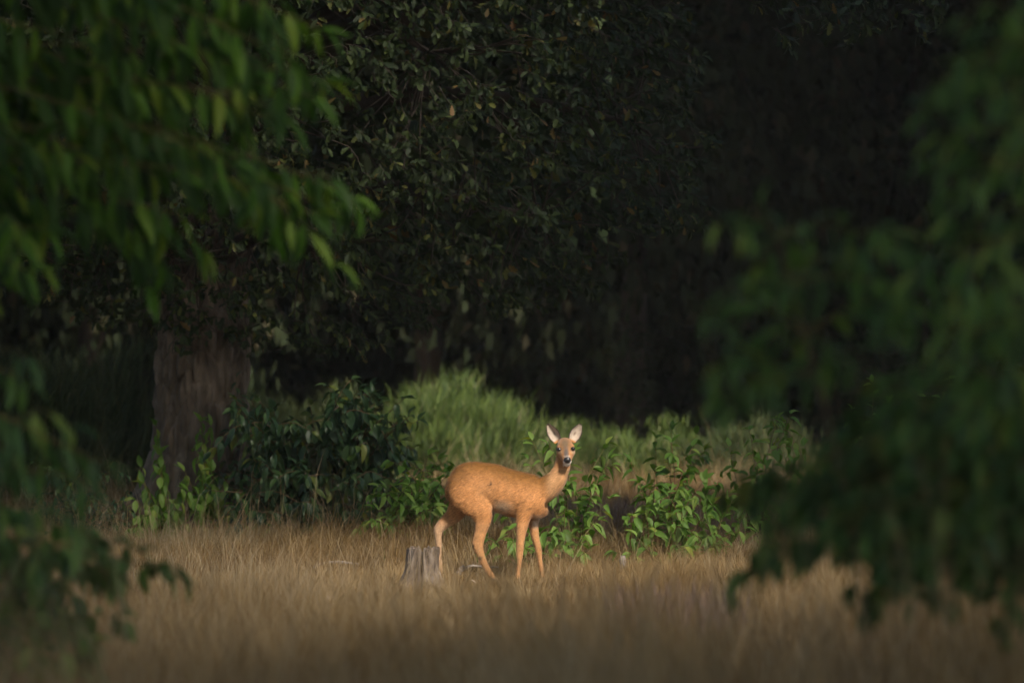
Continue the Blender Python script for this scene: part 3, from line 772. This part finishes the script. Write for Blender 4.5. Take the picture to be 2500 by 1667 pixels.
near_tree('cherry_shrub', at_ground(-350, 19.0), at(-300, 1250, 19.0), LL, .14, .055, M['light_leaf'], 'blurred green shrub in the lower left corner', 'shrub', 2, .2, LEAF, .25, .5, trunk_r=.03, start=.35, stem_r=.008)
ML = near([(250, 1130), (210, 1180), (60, 930), (30, 1100), (90, 1240)], 18.0, .3)
near_tree('cherry_sapling', at_ground(-420, 18.0), at(-250, 700, 18.0), ML, .18, .065, M['light_leaf'], 'blurred leafy sapling leaning in at the middle of the left side', 'sapling', 1, .25, LONG, .45, .7, trunk_r=.03, start=.45, stem_r=.008)

ZR = 15.0
TR = near([(1880, 560), (1800, 740), (1900, 700), (2080, 640), (2150, 590), (1780, 880), (1960, 830), (2100, 760), (2200, 720), (1860, 950), (2060, 900), (1960, 620)], ZR, .2)
near_tree('cherry_sapling', at_ground(2150, ZR), at(1900, 580, ZR), TR, .12, .05, M['light_leaf'], 'blurred upright cherry sapling against the dark wood', 'sapling', 3, .16, LONG, .05, .25, trunk_r=.008, start=.2, stem_r=.004)
TR2 = near([(2330, 200), (2420, 180), (2480, 260), (2350, 330), (2300, 500), (2430, 420), (2480, 540), (2340, 640), (2420, 720), (2480, 820), (2330, 830), (2250, 760), (2400, 920), (2480, 1020), (2480, 60)], 14.6, .25)
near_tree('cherry_tree', at_ground(2850, 14.6), at(2700, -100, 14.6), TR2, .13, .05, M['light_leaf'], 'blurred cherry tree reaching in from the right side', 'tree', 3, .24, LONG, .08, .3, trunk_r=.04, start=.3, stem_r=.006)
POLY_R = [(1800, 1180), (1880, 1050), (2000, 1100), (2150, 980), (2300, 1000), (2500, 900), (2500, 1500), (2330, 1520), (2100, 1480), (1930, 1450), (1830, 1380), (1760, 1330)]
near_tree('cherry_shrub', at_ground(2750, 15.4), at(2640, 1000, 15.4), tips_in(POLY_R, 50, 14.6, 16.6), .12, .055, M['shade_leaf'], 'broad blurred shrub over the grass in the lower right', 'shrub', 3, .2, LEAF, .15, .4, trunk_r=.035, start=.3, stem_r=.006)

# ------------------------------------------------------------------ tree stump
SX = at(1028, 0, 31.3)[0]
stump = tag(empty('tree_stump', (SX, 31.3, 0)), 'weathered grey split tree stump in front of the deer\'s hind leg', 'stump')
nth, nz = 150, 60
V = []
for i in range(nz):
    f = i / (nz - 1)
    for t in np.linspace(0, 2 * math.pi, nth, endpoint=False):
        c, s_ = math.cos(t), math.sin(t)
        top = .235 + .022 * noise.noise((c * 2.0 + 3, s_ * 2.0, 1)) + .016 * noise.noise((c * 8, s_ * 8, 4)) + .008 * noise.noise((c * 25, s_ * 25, 9))
        cleft = math.exp(-((c + .06 - .03 * math.sin(f * 5)) / .085) ** 2) * (1 if s_ < 0 else .6)
        top -= .05 * cleft
        z = -.06 + f * (top + .06)
        g = noise.noise((c * 3.5, s_ * 3.5, z * 4)) * .016 + noise.noise((c * 9 + 2, s_ * 9, z * 16)) * .009 + noise.noise((c * 30, s_ * 30, z * 22)) * .006
        g -= .045 * cleft * (.35 + .65 * f)
        fl = 1 + .42 * max(0, 1 - z / .14) ** 2 - .05 * f
        V.append(((.104 * fl + g) * c + .012 * f, (.095 * fl + g) * s_, z))
idx = np.arange(nz * nth).reshape(nz, nth)
faces = [np.stack([idx[:-1], np.roll(idx[:-1], -1, 1), np.roll(idx[1:], -1, 1), idx[1:]], -1).reshape(-1, 4)]
link('wood', make_mesh('wood', np.array(V), faces, M['stump']), stump)
ring = np.array(V[-nth:]); cen_ = ring.mean(0)
V = []
for k, sc in enumerate((.985, .8, .6, .4, .2, .03)):
    r2 = cen_ + (ring - cen_) * sc
    r2[:, 2] += -.004 - .010 * k + .012 * np.array([noise.noise((x * 45, y * 45, 2)) for x, y, z in r2])
    V.append(r2)
idx = np.arange(6 * nth).reshape(6, nth)
link('cut_top', make_mesh('cut_top', np.concatenate(V), [np.stack([idx[:-1], np.roll(idx[:-1], -1, 1), np.roll(idx[1:], -1, 1), idx[1:]], -1).reshape(-1, 4)], M['stump']), stump)

# ------------------------------------------------------------------ litter: dead leaves, sticks
def dead_leaf(px, py, size, label, k):
    z = FPX * (CAM_H - .06) / (py - HOR)
    o = link('dead_leaf', leaf_data(OAK, M['dead_leaf'])[k % 4])
    p = at(px, py, z)
    o.location = p; o.scale = (size, size, size * 1.6)
    o.rotation_euler = (rng.uniform(.5, 1.1), rng.uniform(-.4, .4), rng.uniform(0, 6.28))
    tag(o, label, 'leaf')
dead_leaf(787, 1466, .10, 'large pale dead leaf lying in the open dry grass', 1)
dead_leaf(668, 1460, .055, 'small whitish curled dead leaf in the dry grass', 3)
dead_leaf(221, 1388, .06, 'pale dead leaf glimpsed through the lower left shrub', 0)
dead_leaf(746, 1358, .06, 'buff dead leaf in the grass below the dark shrub', 2)
dead_leaf(1150, 1415, .045, 'greyish dead leaf beside the deer\'s hind foot', 1)

def stick(name, pts, r, mat, label, cat='stick'):
    pts = curve_pts(pts, 14)
    o0 = pts[0]
    m = MB(); m.tube(pts, np.linspace(r, r * .55, 14) * (1 + .15 * rng.normal(0, 1, 14)), 7)
    o = m.build(name, mat, None, o0); o.location = o0
    tag(o, label, cat)
zt = 32.2
stick('dead_branch', [at(1128, 1392, zt), at(1150, 1381, zt + .05), at(1182, 1383, zt + .1), at(1215, 1384, zt + .2)], .010, M['grey_twig'], 'pale dead twig lying between the stump and the deer\'s hind foot')
stick('bark_chunk', [at(1118, 1400, 32.1), at(1126, 1388, 32.1), at(1134, 1380, 32.1)], .020, M['grey_twig'], 'pale lump of bark at the end of the dead twig', 'bark')
stick('dead_branch', [at(755, 1392, 33.2), at(790, 1375, 33.3), at(835, 1372, 33.4), at(880, 1377, 33.5)], .012, M['grey_twig'], 'grey dead branch in the grass below the glossy shrub')
stick('dead_branch', [at(290, 1580, 25.3), at(350, 1565, 25.3), at(420, 1590, 25.4), at(480, 1597, 25.4)], .013, M['dark_bark'], 'blurred dark stick low in the near grass')
stick('dead_branch', [at(540, 1385, 34.6), at(600, 1352, 35.0), at(650, 1358, 35.0)], .010, M['dark_bark'], 'thin dark stick in the grass in front of the oak')
stick('wood_stub', [at_ground(1521, 32.6), at_ground(1521, 32.6, .06), at_ground(1520, 32.6, .13)], .035, M['grey_twig'], 'small grey cut stub in the grass right of the deer', 'stump')

# ------------------------------------------------------------------ roe deer
DS = 1372.0
deer_at = at(1243.3, 1415.4, 32.0)
deer = tag(empty('roe_deer', (deer_at[0], 32.0, 0.0)), 'orange-brown roe deer doe standing side-on in dry grass, face turned to the viewer', 'deer')
def P(cx, cy, y): return np.array([(cx - 760) / DS, y, (1480 - cy) / DS])

def loft(secs, side, n=40, sides=28):
    """secs: (centre, half size along side, half size along up)"""
    c = curve_pts([s[0] for s in secs], n)
    ab = np.maximum(curve_pts([(s[1], s[2], 0) for s in secs], n), .002)
    t = norm(np.gradient(c, axis=0)); side = np.asarray(side, float)
    sd = norm(side - (t @ side)[:, None] * t); up = np.cross(t, sd)
    ang = np.linspace(0, 2 * math.pi, sides, endpoint=False)
    V = c[:, None] + ab[:, 0, None, None] * np.cos(ang)[None, :, None] * sd[:, None] + ab[:, 1, None, None] * np.sin(ang)[None, :, None] * up[:, None]
    idx = np.arange(n * sides).reshape(n, sides)
    q = np.stack([idx[:-1], np.roll(idx[:-1], -1, 1), np.roll(idx[1:], -1, 1), idx[1:]], -1).reshape(-1, 4)
    V = V.reshape(-1, 3); b = len(V)
    V = np.vstack([V, c[0] - t[0] * ab[0].min() * .6, c[-1] + t[-1] * ab[-1].min() * .6])
    t0 = np.stack([np.roll(idx[0], -1), idx[0], np.full(sides, b)], -1); t1 = np.stack([idx[-1], np.roll(idx[-1], -1), np.full(sides, b + 1)], -1)
    return V, q, np.vstack([t0, t1])

parts = []
Yy = [0, 1, 0]
torso = [(215, 625, 735, .03, .045), (250, 565, 800, .065, .04), (320, 502, 850, .095, .035), (400, 455, 872, .110, .03), (500, 449, 880, .112, .02), (600, 467, 862, .108, .01), (700, 498, 895, .112, 0),
         (800, 527, 925, .116, -.01), (900, 546, 945, .114, -.02), (980, 560, 952, .102, -.03), (1040, 571, 928, .084, -.035), (1082, 610, 872, .056, -.04), (1104, 680, 825, .03, -.04)]
parts.append(loft([(P(x, (a + b) / 2, y), w, (b - a) / 2 / DS) for x, a, b, w, y in torso], Yy, 60, 36))
parts.append(loft([(P(935, 730, -.03), .080, .095), (P(1045, 700, -.04), .072, .086), (P(1120, 650, -.045), .060, .074), (P(1178, 590, -.05), .050, .062), (P(1212, 515, -.05), .045, .053), (P(1226, 455, -.045), .043, .050), (P(1236, 390, -.035), .042, .046), (P(1240, 330, -.02), .04, .04)], Yy, 40, 30))
def leg(pts, y0): return loft([(P(a, b, y0 + (dy if len(r) > 1 else 0)), r[0], h / DS) for (a, b, h, *r), dy in [(p, p[4] if len(p) > 4 else 0) for p in pts]], Yy, 60, 22)
# (cx, cy, half thickness in picture units, half width, depth shift)
parts.append(leg([(410, 580, 150, .045, .026), (425, 695, 185, .052, .021), (475, 800, 145, .051, .016), (520, 882, 100, .045, .004), (533, 950, 72, .038, 0), (512, 1050, 55, .031, 0), (495, 1120, 52, .027, 0), (490, 1175, 47, .025, 0), (508, 1240, 34, .021, 0), (528, 1300, 28, .018, 0), (565, 1370, 25, .016, 0), (600, 1425, 24, .017, 0), (622, 1458, 22, .016, 0), (640, 1488, 26, .017, 0)], -.062))
parts.append(leg([(360, 740, 120, .05, -.03), (330, 830, 100, .046, -.01), (285, 905, 76, .040, 0), (235, 955, 58, .033, 0), (180, 1002, 48, .028, 0), (145, 1045, 42, .025, 0), (138, 1095, 34, .021, 0), (142, 1150, 28, .018, 0), (148, 1250, 22, .016, 0), (155, 1350, 20, .016, 0), (162, 1430, 22, .016, 0), (172, 1488, 25, .017, 0)], .105))
parts.append(leg([(960, 720, 100, .045, .02), (930, 800, 100, .046, .0), (900, 880, 74, .042, 0), (885, 950, 58, .036, 0), (870, 1020, 48, .030, 0), (858, 1110, 37, .025, 0), (853, 1190, 34, .023, 0), (848, 1300, 23, .017, 0), (840, 1390, 19, .016, 0), (836, 1440, 21, .016, 0), (840, 1488, 23, .017, 0)], -.100))
parts.append(leg([(1000, 820, 66, .045, -.03), (990, 910, 56, .044, -.01), (972, 980, 44, .034, 0), (980, 1080, 38, .027, 0), (1000, 1160, 31, .023, 0), (1012, 1210, 29, .022, 0), (1026, 1300, 21, .017, 0), (1040, 1400, 18, .016, 0), (1050, 1450, 19, .016, 0), (1060, 1488, 22, .017, 0)], .035))
# head
h0, h1 = P(1243, 300, -.015), P(1263, 440, -.170)
def H(t, up=0.0, sx=0.0):
    ax = h1 - h0; u = norm(np.cross(np.array([1.0, 0, 0]), norm(ax)))
    if u[2] < 0: u = -u
    return h0 + ax * t + u * up + np.array([sx / DS, 0, 0])
parts.append(loft([(H(-.25), .026, .024), (H(-.1), .042, .040), (H(.08), .052, .050), (H(.27), .058, .055), (H(.45, -.002), .058, .053), (H(.6, -.004), .046, .048), (H(.75, -.006), .035, .039), (H(.9, -.006), .029, .031), (H(1.0, -.006), .026, .026), (H(1.05, -.006), .018, .018)], [1, 0, 0], 44, 30))
parts.append(loft([(H(.3, -.045), .036, .022), (H(.6, -.043), .030, .020), (H(.85, -.036), .022, .017), (H(.98, -.032), .019, .014)], [1, 0, 0], 20, 18))
for sx_ in (-1, 1):   # brow ridges
    parts.append(loft([(H(.28, .022, sx_ * 52), .012, .012), (H(.42, .026, sx_ * 58), .014, .012), (H(.55, .018, sx_ * 50), .009, .009)], [1, 0, 0], 10, 12))
# ears
def ear(base, tip, out, wmax):
    base, tip = np.asarray(base), np.asarray(tip)
    ax = tip - base; axn = norm(ax); fwd = np.array([out * .35, -1.0, .0]); fwd = norm(fwd - (fwd @ axn) * axn)
    wd = np.cross(axn, fwd)
    nu, nv = 26, 15
    us = np.linspace(0, 1, nu); vs_ = np.linspace(-1, 1, nv)
    w = wmax * np.interp(us, [0, .12, .3, .5, .7, .85, .95, 1], [.50, .74, .98, 1.0, .78, .46, .2, .05])
    fr, bk = [], []
    for u, ww in zip(us, w):
        for v in vs_:
            cup = .030 * (1 - v * v) * math.sin(math.pi * min(1, .12 + u * .85)) ** .8
            p = base + ax * u + wd * ww * v + wd * out * .0 - fwd * cup + fwd * .012
            fr.append(p); bk.append(p - fwd * (.004 + .008 * (1 - u * .6)))
    idx = np.arange(nu * nv).reshape(nu, nv); n = nu * nv
    qa = np.stack([idx[:-1, :-1], idx[:-1, 1:], idx[1:, 1:], idx[1:, :-1]], -1).reshape(-1, 4)
    qb = qa[:, ::-1] + n
    loop = np.concatenate([idx[0, :-1], idx[:-1, -1], idx[-1, :0:-1], idx[:0:-1, 0]]); nx = np.roll(loop, -1)
    qc = np.stack([nx, loop, loop + n, nx + n], -1)
    return np.array(fr + bk), np.vstack([qa, qb, qc]), np.zeros((0, 3), int)
EARS = [(P(1188, 282, .005), P(1092, 114, .0), -1), (P(1300, 278, .005), P(1384, 112, .0), 1)]
for b, t, o in EARS: parts.append(ear(b, t, o, .041))

V = []; Q = []; T = []; n = 0
for v, qq, tt in parts:
    V.append(v); Q.append(qq + n); T.append(tt + n); n += len(v)
raw = make_mesh('body_raw', np.concatenate(V), [np.concatenate(Q), np.concatenate(T)], None)
tmp = link('body_raw', raw)
rm = tmp.modifiers.new('r', 'REMESH'); rm.mode = 'VOXEL'; rm.voxel_size = .0042; rm.use_smooth_shade = True
sm = tmp.modifiers.new('s', 'SMOOTH'); sm.factor = .5; sm.iterations = 7
dg = bpy.context.evaluated_depsgraph_get()
body_me = bpy.data.meshes.new_from_object(tmp.evaluated_get(dg))
bpy.data.objects.remove(tmp)
body_me.name = 'body'
nv = len(body_me.vertices)
co = np.empty(nv * 3, dtype=np.float32); body_me.vertices.foreach_get('co', co); co = co.reshape(-1, 3).astype(float)
no = np.empty(nv * 3, dtype=np.float32); body_me.vertices.foreach_get('normal', no); no = no.reshape(-1, 3).astype(float)
# let haunch, flank and brisket flow into each other
ne = len(body_me.edges)
ed = np.empty(ne * 2, dtype=np.int32); body_me.edges.foreach_get('vertices', ed); ed = ed.reshape(-1, 2)
px_ = co[:, 0] * DS + 760; py_ = 1480 - co[:, 2] * DS
def bump_w(cx, cy, rx, ry): return np.clip(1.6 * (1 - np.hypot((px_ - cx) / rx, (py_ - cy) / ry)), 0, 1)
wt = np.maximum(bump_w(440, 690, 330, 270), bump_w(1010, 830, 230, 220))[:, None] * .6
deg = np.bincount(ed.ravel(), minlength=nv)[:, None]
for it in range(60):
    acc = np.stack([np.bincount(ed[:, 0], co[ed[:, 1], a], nv) + np.bincount(ed[:, 1], co[ed[:, 0], a], nv) for a in range(3)], 1)
    co += wt * (acc / deg - co)
body_me.vertices.foreach_set('co', co.astype(np.float32).ravel()); body_me.update()
no = np.empty(nv * 3, dtype=np.float32); body_me.vertices.foreach_get('normal', no); no = no.reshape(-1, 3).astype(float)
# muscle and coat relief
disp = np.array([noise.noise((p[0] * 9, p[1] * 9 + 3, p[2] * 9)) * .004 + noise.noise((p[0] * 40, p[1] * 40, p[2] * 25)) * .0016 for p in co])
CX = co[:, 0] * DS + 760; CY = 1480 - co[:, 2] * DS; YY = co[:, 1]
is_head = (CY < 500) & (CX > 1070)
disp[is_head] *= .15
co += no * disp[:, None]
body_me.vertices.foreach_set('co', co.astype(np.float32).ravel())

def blob(cx, cy, rx, ry, soft=1.0):
    d = np.hypot((CX - cx) / rx, (CY - cy) / ry)
    return np.clip((1.0 - d) / soft + .0, 0, 1)
def sstep(x, a, b):
    t = np.clip((x - a) / (b - a), 0, 1); return t * t * (3 - 2 * t)
C = np.tile(np.array([.48, .222, .082]), (nv, 1))
def mix(f, c):
    global C
    f = np.clip(f, 0, 1)[:, None]; C = C * (1 - f) + np.array(c) * f
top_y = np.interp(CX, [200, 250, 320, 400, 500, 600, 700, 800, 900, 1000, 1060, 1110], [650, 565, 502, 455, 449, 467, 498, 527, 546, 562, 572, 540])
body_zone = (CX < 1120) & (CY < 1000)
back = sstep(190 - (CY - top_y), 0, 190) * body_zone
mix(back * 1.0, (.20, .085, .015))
mix(blob(330, 560, 190, 130) * .6, (.26, .12, .04))
mix(blob(230, 720, 80, 110) * .7, (.33, .15, .05))
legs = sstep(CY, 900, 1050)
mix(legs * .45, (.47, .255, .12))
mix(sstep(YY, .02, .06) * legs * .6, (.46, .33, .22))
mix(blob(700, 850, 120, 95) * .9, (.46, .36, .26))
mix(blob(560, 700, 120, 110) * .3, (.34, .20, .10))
neck = sstep(CX, 1060, 1130) * sstep(CY, 440, 520)
mix(neck * .5, (.46, .29, .155))
mix(neck * sstep(CX, 1230, 1275) * .6, (.36, .20, .09))
mix(blob(1025, 945, 62, 50) * 1.0, (.58, .46, .35))
mix(blob(985, 985, 40, 60), (.56, .45, .34))
# dark marks on the coat
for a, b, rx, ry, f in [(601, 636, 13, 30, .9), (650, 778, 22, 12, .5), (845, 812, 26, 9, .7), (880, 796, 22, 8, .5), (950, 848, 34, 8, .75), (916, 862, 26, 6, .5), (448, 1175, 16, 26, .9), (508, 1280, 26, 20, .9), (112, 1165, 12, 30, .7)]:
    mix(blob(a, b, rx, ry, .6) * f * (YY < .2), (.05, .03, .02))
mix(sstep(CY, 1440, 1465), (.06, .045, .035))
# head
front = no[:, 1] < .25
hd = is_head.astype(float)
mix(hd * .8, (.38, .175, .065))
mix(blob(1245, 290, 70, 85) * hd * 1.3, (.14, .09, .05))
mix(blob(1252, 360, 32, 64) * hd * 1.4, (.11, .085, .07))
mix(blob(1262, 398, 40, 16) * hd * 1.2, (.38, .33, .30))
mix(blob(1256, 374, 26, 34) * hd * 1.3, (.10, .08, .07))
for ex in (1190, 1313):
    mix(blob(ex + 4, 362, 36, 22) * hd * .9, (.52, .37, .23))
    mix(blob(ex, 338, 30, 24, .5) * hd * 1.0, (.05, .035, .03))
mix(blob(1180, 400, 40, 60) * hd * .4, (.48, .30, .16))
mix(blob(1264, 472, 46, 24, .5) * hd * (YY < -.09), (.80, .76, .72))
mix(blob(1236, 448, 14, 14, .5) * hd, (.75, .7, .66)); mix(blob(1292, 446, 14, 14, .5) * hd, (.75, .7, .66))
mix(blob(1263, 432, 36, 30, .35) * hd * (YY < -.12), (.03, .028, .03))
# ears
for b, t, o in EARS:
    ax = t - b; ln = np.linalg.norm(ax); axn = ax / ln
    rel = co - b; u = (rel @ axn) / ln
    fwd = np.array([o * .35, -1.0, 0]); fwd = norm(fwd - (fwd @ axn) * axn); wdv = np.cross(axn, fwd)
    ww = .040 * np.interp(u, [0, .12, .3, .5, .7, .85, .95, 1], [.50, .74, .98, 1.0, .78, .46, .2, .05])
    vv = np.abs(rel @ wdv) / np.maximum(ww, .004)
    e = (u > .10) & (u < 1.1) & (np.abs(rel @ wdv) < .06) & (np.abs(rel @ fwd) < .06) & (CY < 292)
    facing = (no @ fwd) > .1
    nz = np.array([noise.noise((p[0] * 120, p[1] * 60, p[2] * 120)) if k else 0. for p, k in zip(co, e)])
    mix(e * facing * 1.0 * sstep(u, .06, .16), (.46, .38, .31))
    mix(e * facing * sstep(nz, 0, .3) * sstep(vv, .25, .0 + .6) * .5, (.28, .19, .14))
    mix(e * facing * np.clip(1 - np.hypot((u - .42) / .16, (rel @ wdv) / .011), 0, 1) * 1.1, (.17, .12, .09))
    mix(e * ~facing, (.22, .13, .075))
    mix(e * np.maximum(sstep(vv, .74, .92), sstep(u, .86, .95)), (.035, .025, .02))
# fine streaking of the coat
st = np.array([noise.noise((p[0] * 60 - p[2] * 48, p[1] * 70, p[2] * 150 - p[0] * 70)) for p in co])
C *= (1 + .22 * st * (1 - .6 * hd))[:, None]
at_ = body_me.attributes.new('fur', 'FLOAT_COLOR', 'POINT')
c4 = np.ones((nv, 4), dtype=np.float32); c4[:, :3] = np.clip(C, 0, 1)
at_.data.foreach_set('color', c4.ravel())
fm, nt, b = new_mat('deer_coat')
a = nt.nodes.new('ShaderNodeAttribute'); a.attribute_name = 'fur'
nt.links.new(a.outputs['Color'], b.inputs['Base Color'])
b.inputs['Roughness'].default_value = .75; b.inputs['Specular IOR Level'].default_value = .2
b.inputs['Sheen Weight'].default_value = .15; b.inputs['Sheen Roughness'].default_value = .5
body_me.materials.clear(); body_me.materials.append(fm)
body = link('body', body_me, deer)

# coat hairs
nf = len(body_me.polygons)
cen = np.empty(nf * 3, dtype=np.float32); body_me.polygons.foreach_get('center', cen); cen = cen.reshape(-1, 3).astype(float)
fn = np.empty(nf * 3, dtype=np.float32); body_me.polygons.foreach_get('normal', fn); fn = fn.reshape(-1, 3).astype(float)
fv = np.empty(nf, dtype=np.int32); body_me.polygons.foreach_get('loop_start', fv)
lv = np.empty(len(body_me.loops), dtype=np.int32); body_me.loops.foreach_get('vertex_index', lv)
pick = rng.integers(0, nf, 70000)
pc = cen[pick] + rng.normal(0, .0015, (len(pick), 3)); pn = fn[pick]; pcol = C[lv[fv[pick]]]
fcx = pc[:, 0] * DS + 760; fcy = 1480 - pc[:, 2] * DS
head_f = (fcy < 500) & (fcx > 1070)
leg_f = (fcy > 960)
flow = np.where(leg_f[:, None], np.array([-.15, 0, -1.0]), np.where(head_f[:, None], np.array([0, .4, .6]), np.array([-1.0, 0, -.55])))
flow = flow + rng.normal(0, .22, flow.shape)
flow = norm(flow - (flow * pn).sum(1)[:, None] * pn * .92 + pn * .17)
rump = np.clip(1 - np.hypot((fcx - 280) / 170, (fcy - 600) / 170), 0, 1)
ln = np.where(head_f, .004, np.where(leg_f, .009, .018)) * rng.uniform(.6, 1.3, len(pick)) * (1 + .9 * rump)
keep = ~(head_f & (fcy < 292)) & ~((fcy > 415) & head_f & (pc[:, 1] < -.1)) & (fcy < 1440)
pc, pn, flow, ln, pcol = pc[keep], pn[keep], flow[keep], ln[keep], pcol[keep]
k = len(pc)
sd = norm(np.cross(flow, pn)) * .0014
Vh = np.stack([pc - sd - pn * .001, pc + sd - pn * .001, pc + flow * ln[:, None]], 1).reshape(-1, 3)
hc = np.repeat(np.clip(pcol * rng.uniform(.5, 1.55, (k, 1)), 0, 1), 3, 0)
hm = make_mesh('coat_hair', Vh, [np.arange(k * 3).reshape(-1, 3)], fm, colors=hc)
tag(link('coat_hair', hm, deer), kind='stuff')

# eyes and nose
gm, nt, b = new_mat('wet_black')
b.inputs['Base Color'].default_value = (.012, .010, .010, 1); b.inputs['Roughness'].default_value = .12; b.inputs['Specular IOR Level'].default_value = .6
nm_, nt, b = new_mat('nose_leather')
b.inputs['Base Color'].default_value = (.02, .019, .021, 1); b.inputs['Roughness'].default_value = .32; b.inputs['Specular IOR Level'].default_value = .6
def ellipsoid(name, c, r, mat, n=20, m=12, dent=()):
    V = []
    for i in range(m + 1):
        p = math.pi * i / m
        for j in range(n):
            a = 2 * math.pi * j / n
            V.append((math.sin(p) * math.cos(a), math.cos(p), math.sin(p) * math.sin(a)))
    V = np.array(V)
    for d, rad, dep in dent:
        dd = np.linalg.norm(V - norm(d), axis=1)
        V *= (1 - dep * np.clip(1 - dd / rad, 0, 1))[:, None]
    V = V * np.array(r)
    idx = np.arange((m + 1) * n).reshape(m + 1, n)
    q = np.stack([idx[:-1], idx[1:], np.roll(idx[1:], -1, 1), np.roll(idx[:-1], -1, 1)], -1).reshape(-1, 4)
    o = link(name, make_mesh(name, V, [q], mat), deer)
    o.location = Vector(c)
    return o
for ex, ey, s in ((1191, 340, -1), (1311, 333, 1)):
    t_ = .45
    yb = co[(np.hypot(CX - ex, CY - ey) < 12) & is_head][:, 1]
    yb = yb.min() if len(yb) else -.09
    ellipsoid('eye', P(ex, ey, yb + .006), (.0145, .012, .0125), gm)
yb = co[(np.hypot(CX - 1262, CY - 432) < 12) & is_head][:, 1].min()
ellipsoid('nose', P(1262, 427, yb + .006), (.0240, .016, .0195), nm_, 28, 16, dent=(((-.62, -.75, -.05), .30, .4), ((.62, -.75, -.05), .30, .4)))

# ------------------------------------------------------------------ thin evening haze in the clearing
hm_ = bpy.data.materials.new('haze'); hm_.use_nodes = True
nt = hm_.node_tree
nt.nodes.remove(nt.nodes['Principled BSDF'])
pv = nt.nodes.new('ShaderNodeVolumePrincipled')
pv.inputs['Color'].default_value = (.9, .92, .92, 1); pv.inputs['Density'].default_value = .00032
nt.links.new(pv.outputs[0], nt.nodes['Material Output'].inputs['Volume'])
x0, x1, y0, y1, z0, z1 = -450, 450, -450, 650, -1.5, 32
hv = np.array([(x, y, z) for z in (z0, z1) for x, y in ((x0, y0), (x1, y0), (x1, y1), (x0, y1))], float)
hf = np.array([(3, 2, 1, 0), (4, 5, 6, 7), (0, 1, 5, 4), (1, 2, 6, 5), (2, 3, 7, 6), (3, 0, 4, 7)])
tag(link('haze', make_mesh('haze', hv, [hf], hm_, smooth=False)), 'thin pale haze filling the clearing', 'haze', kind='stuff')
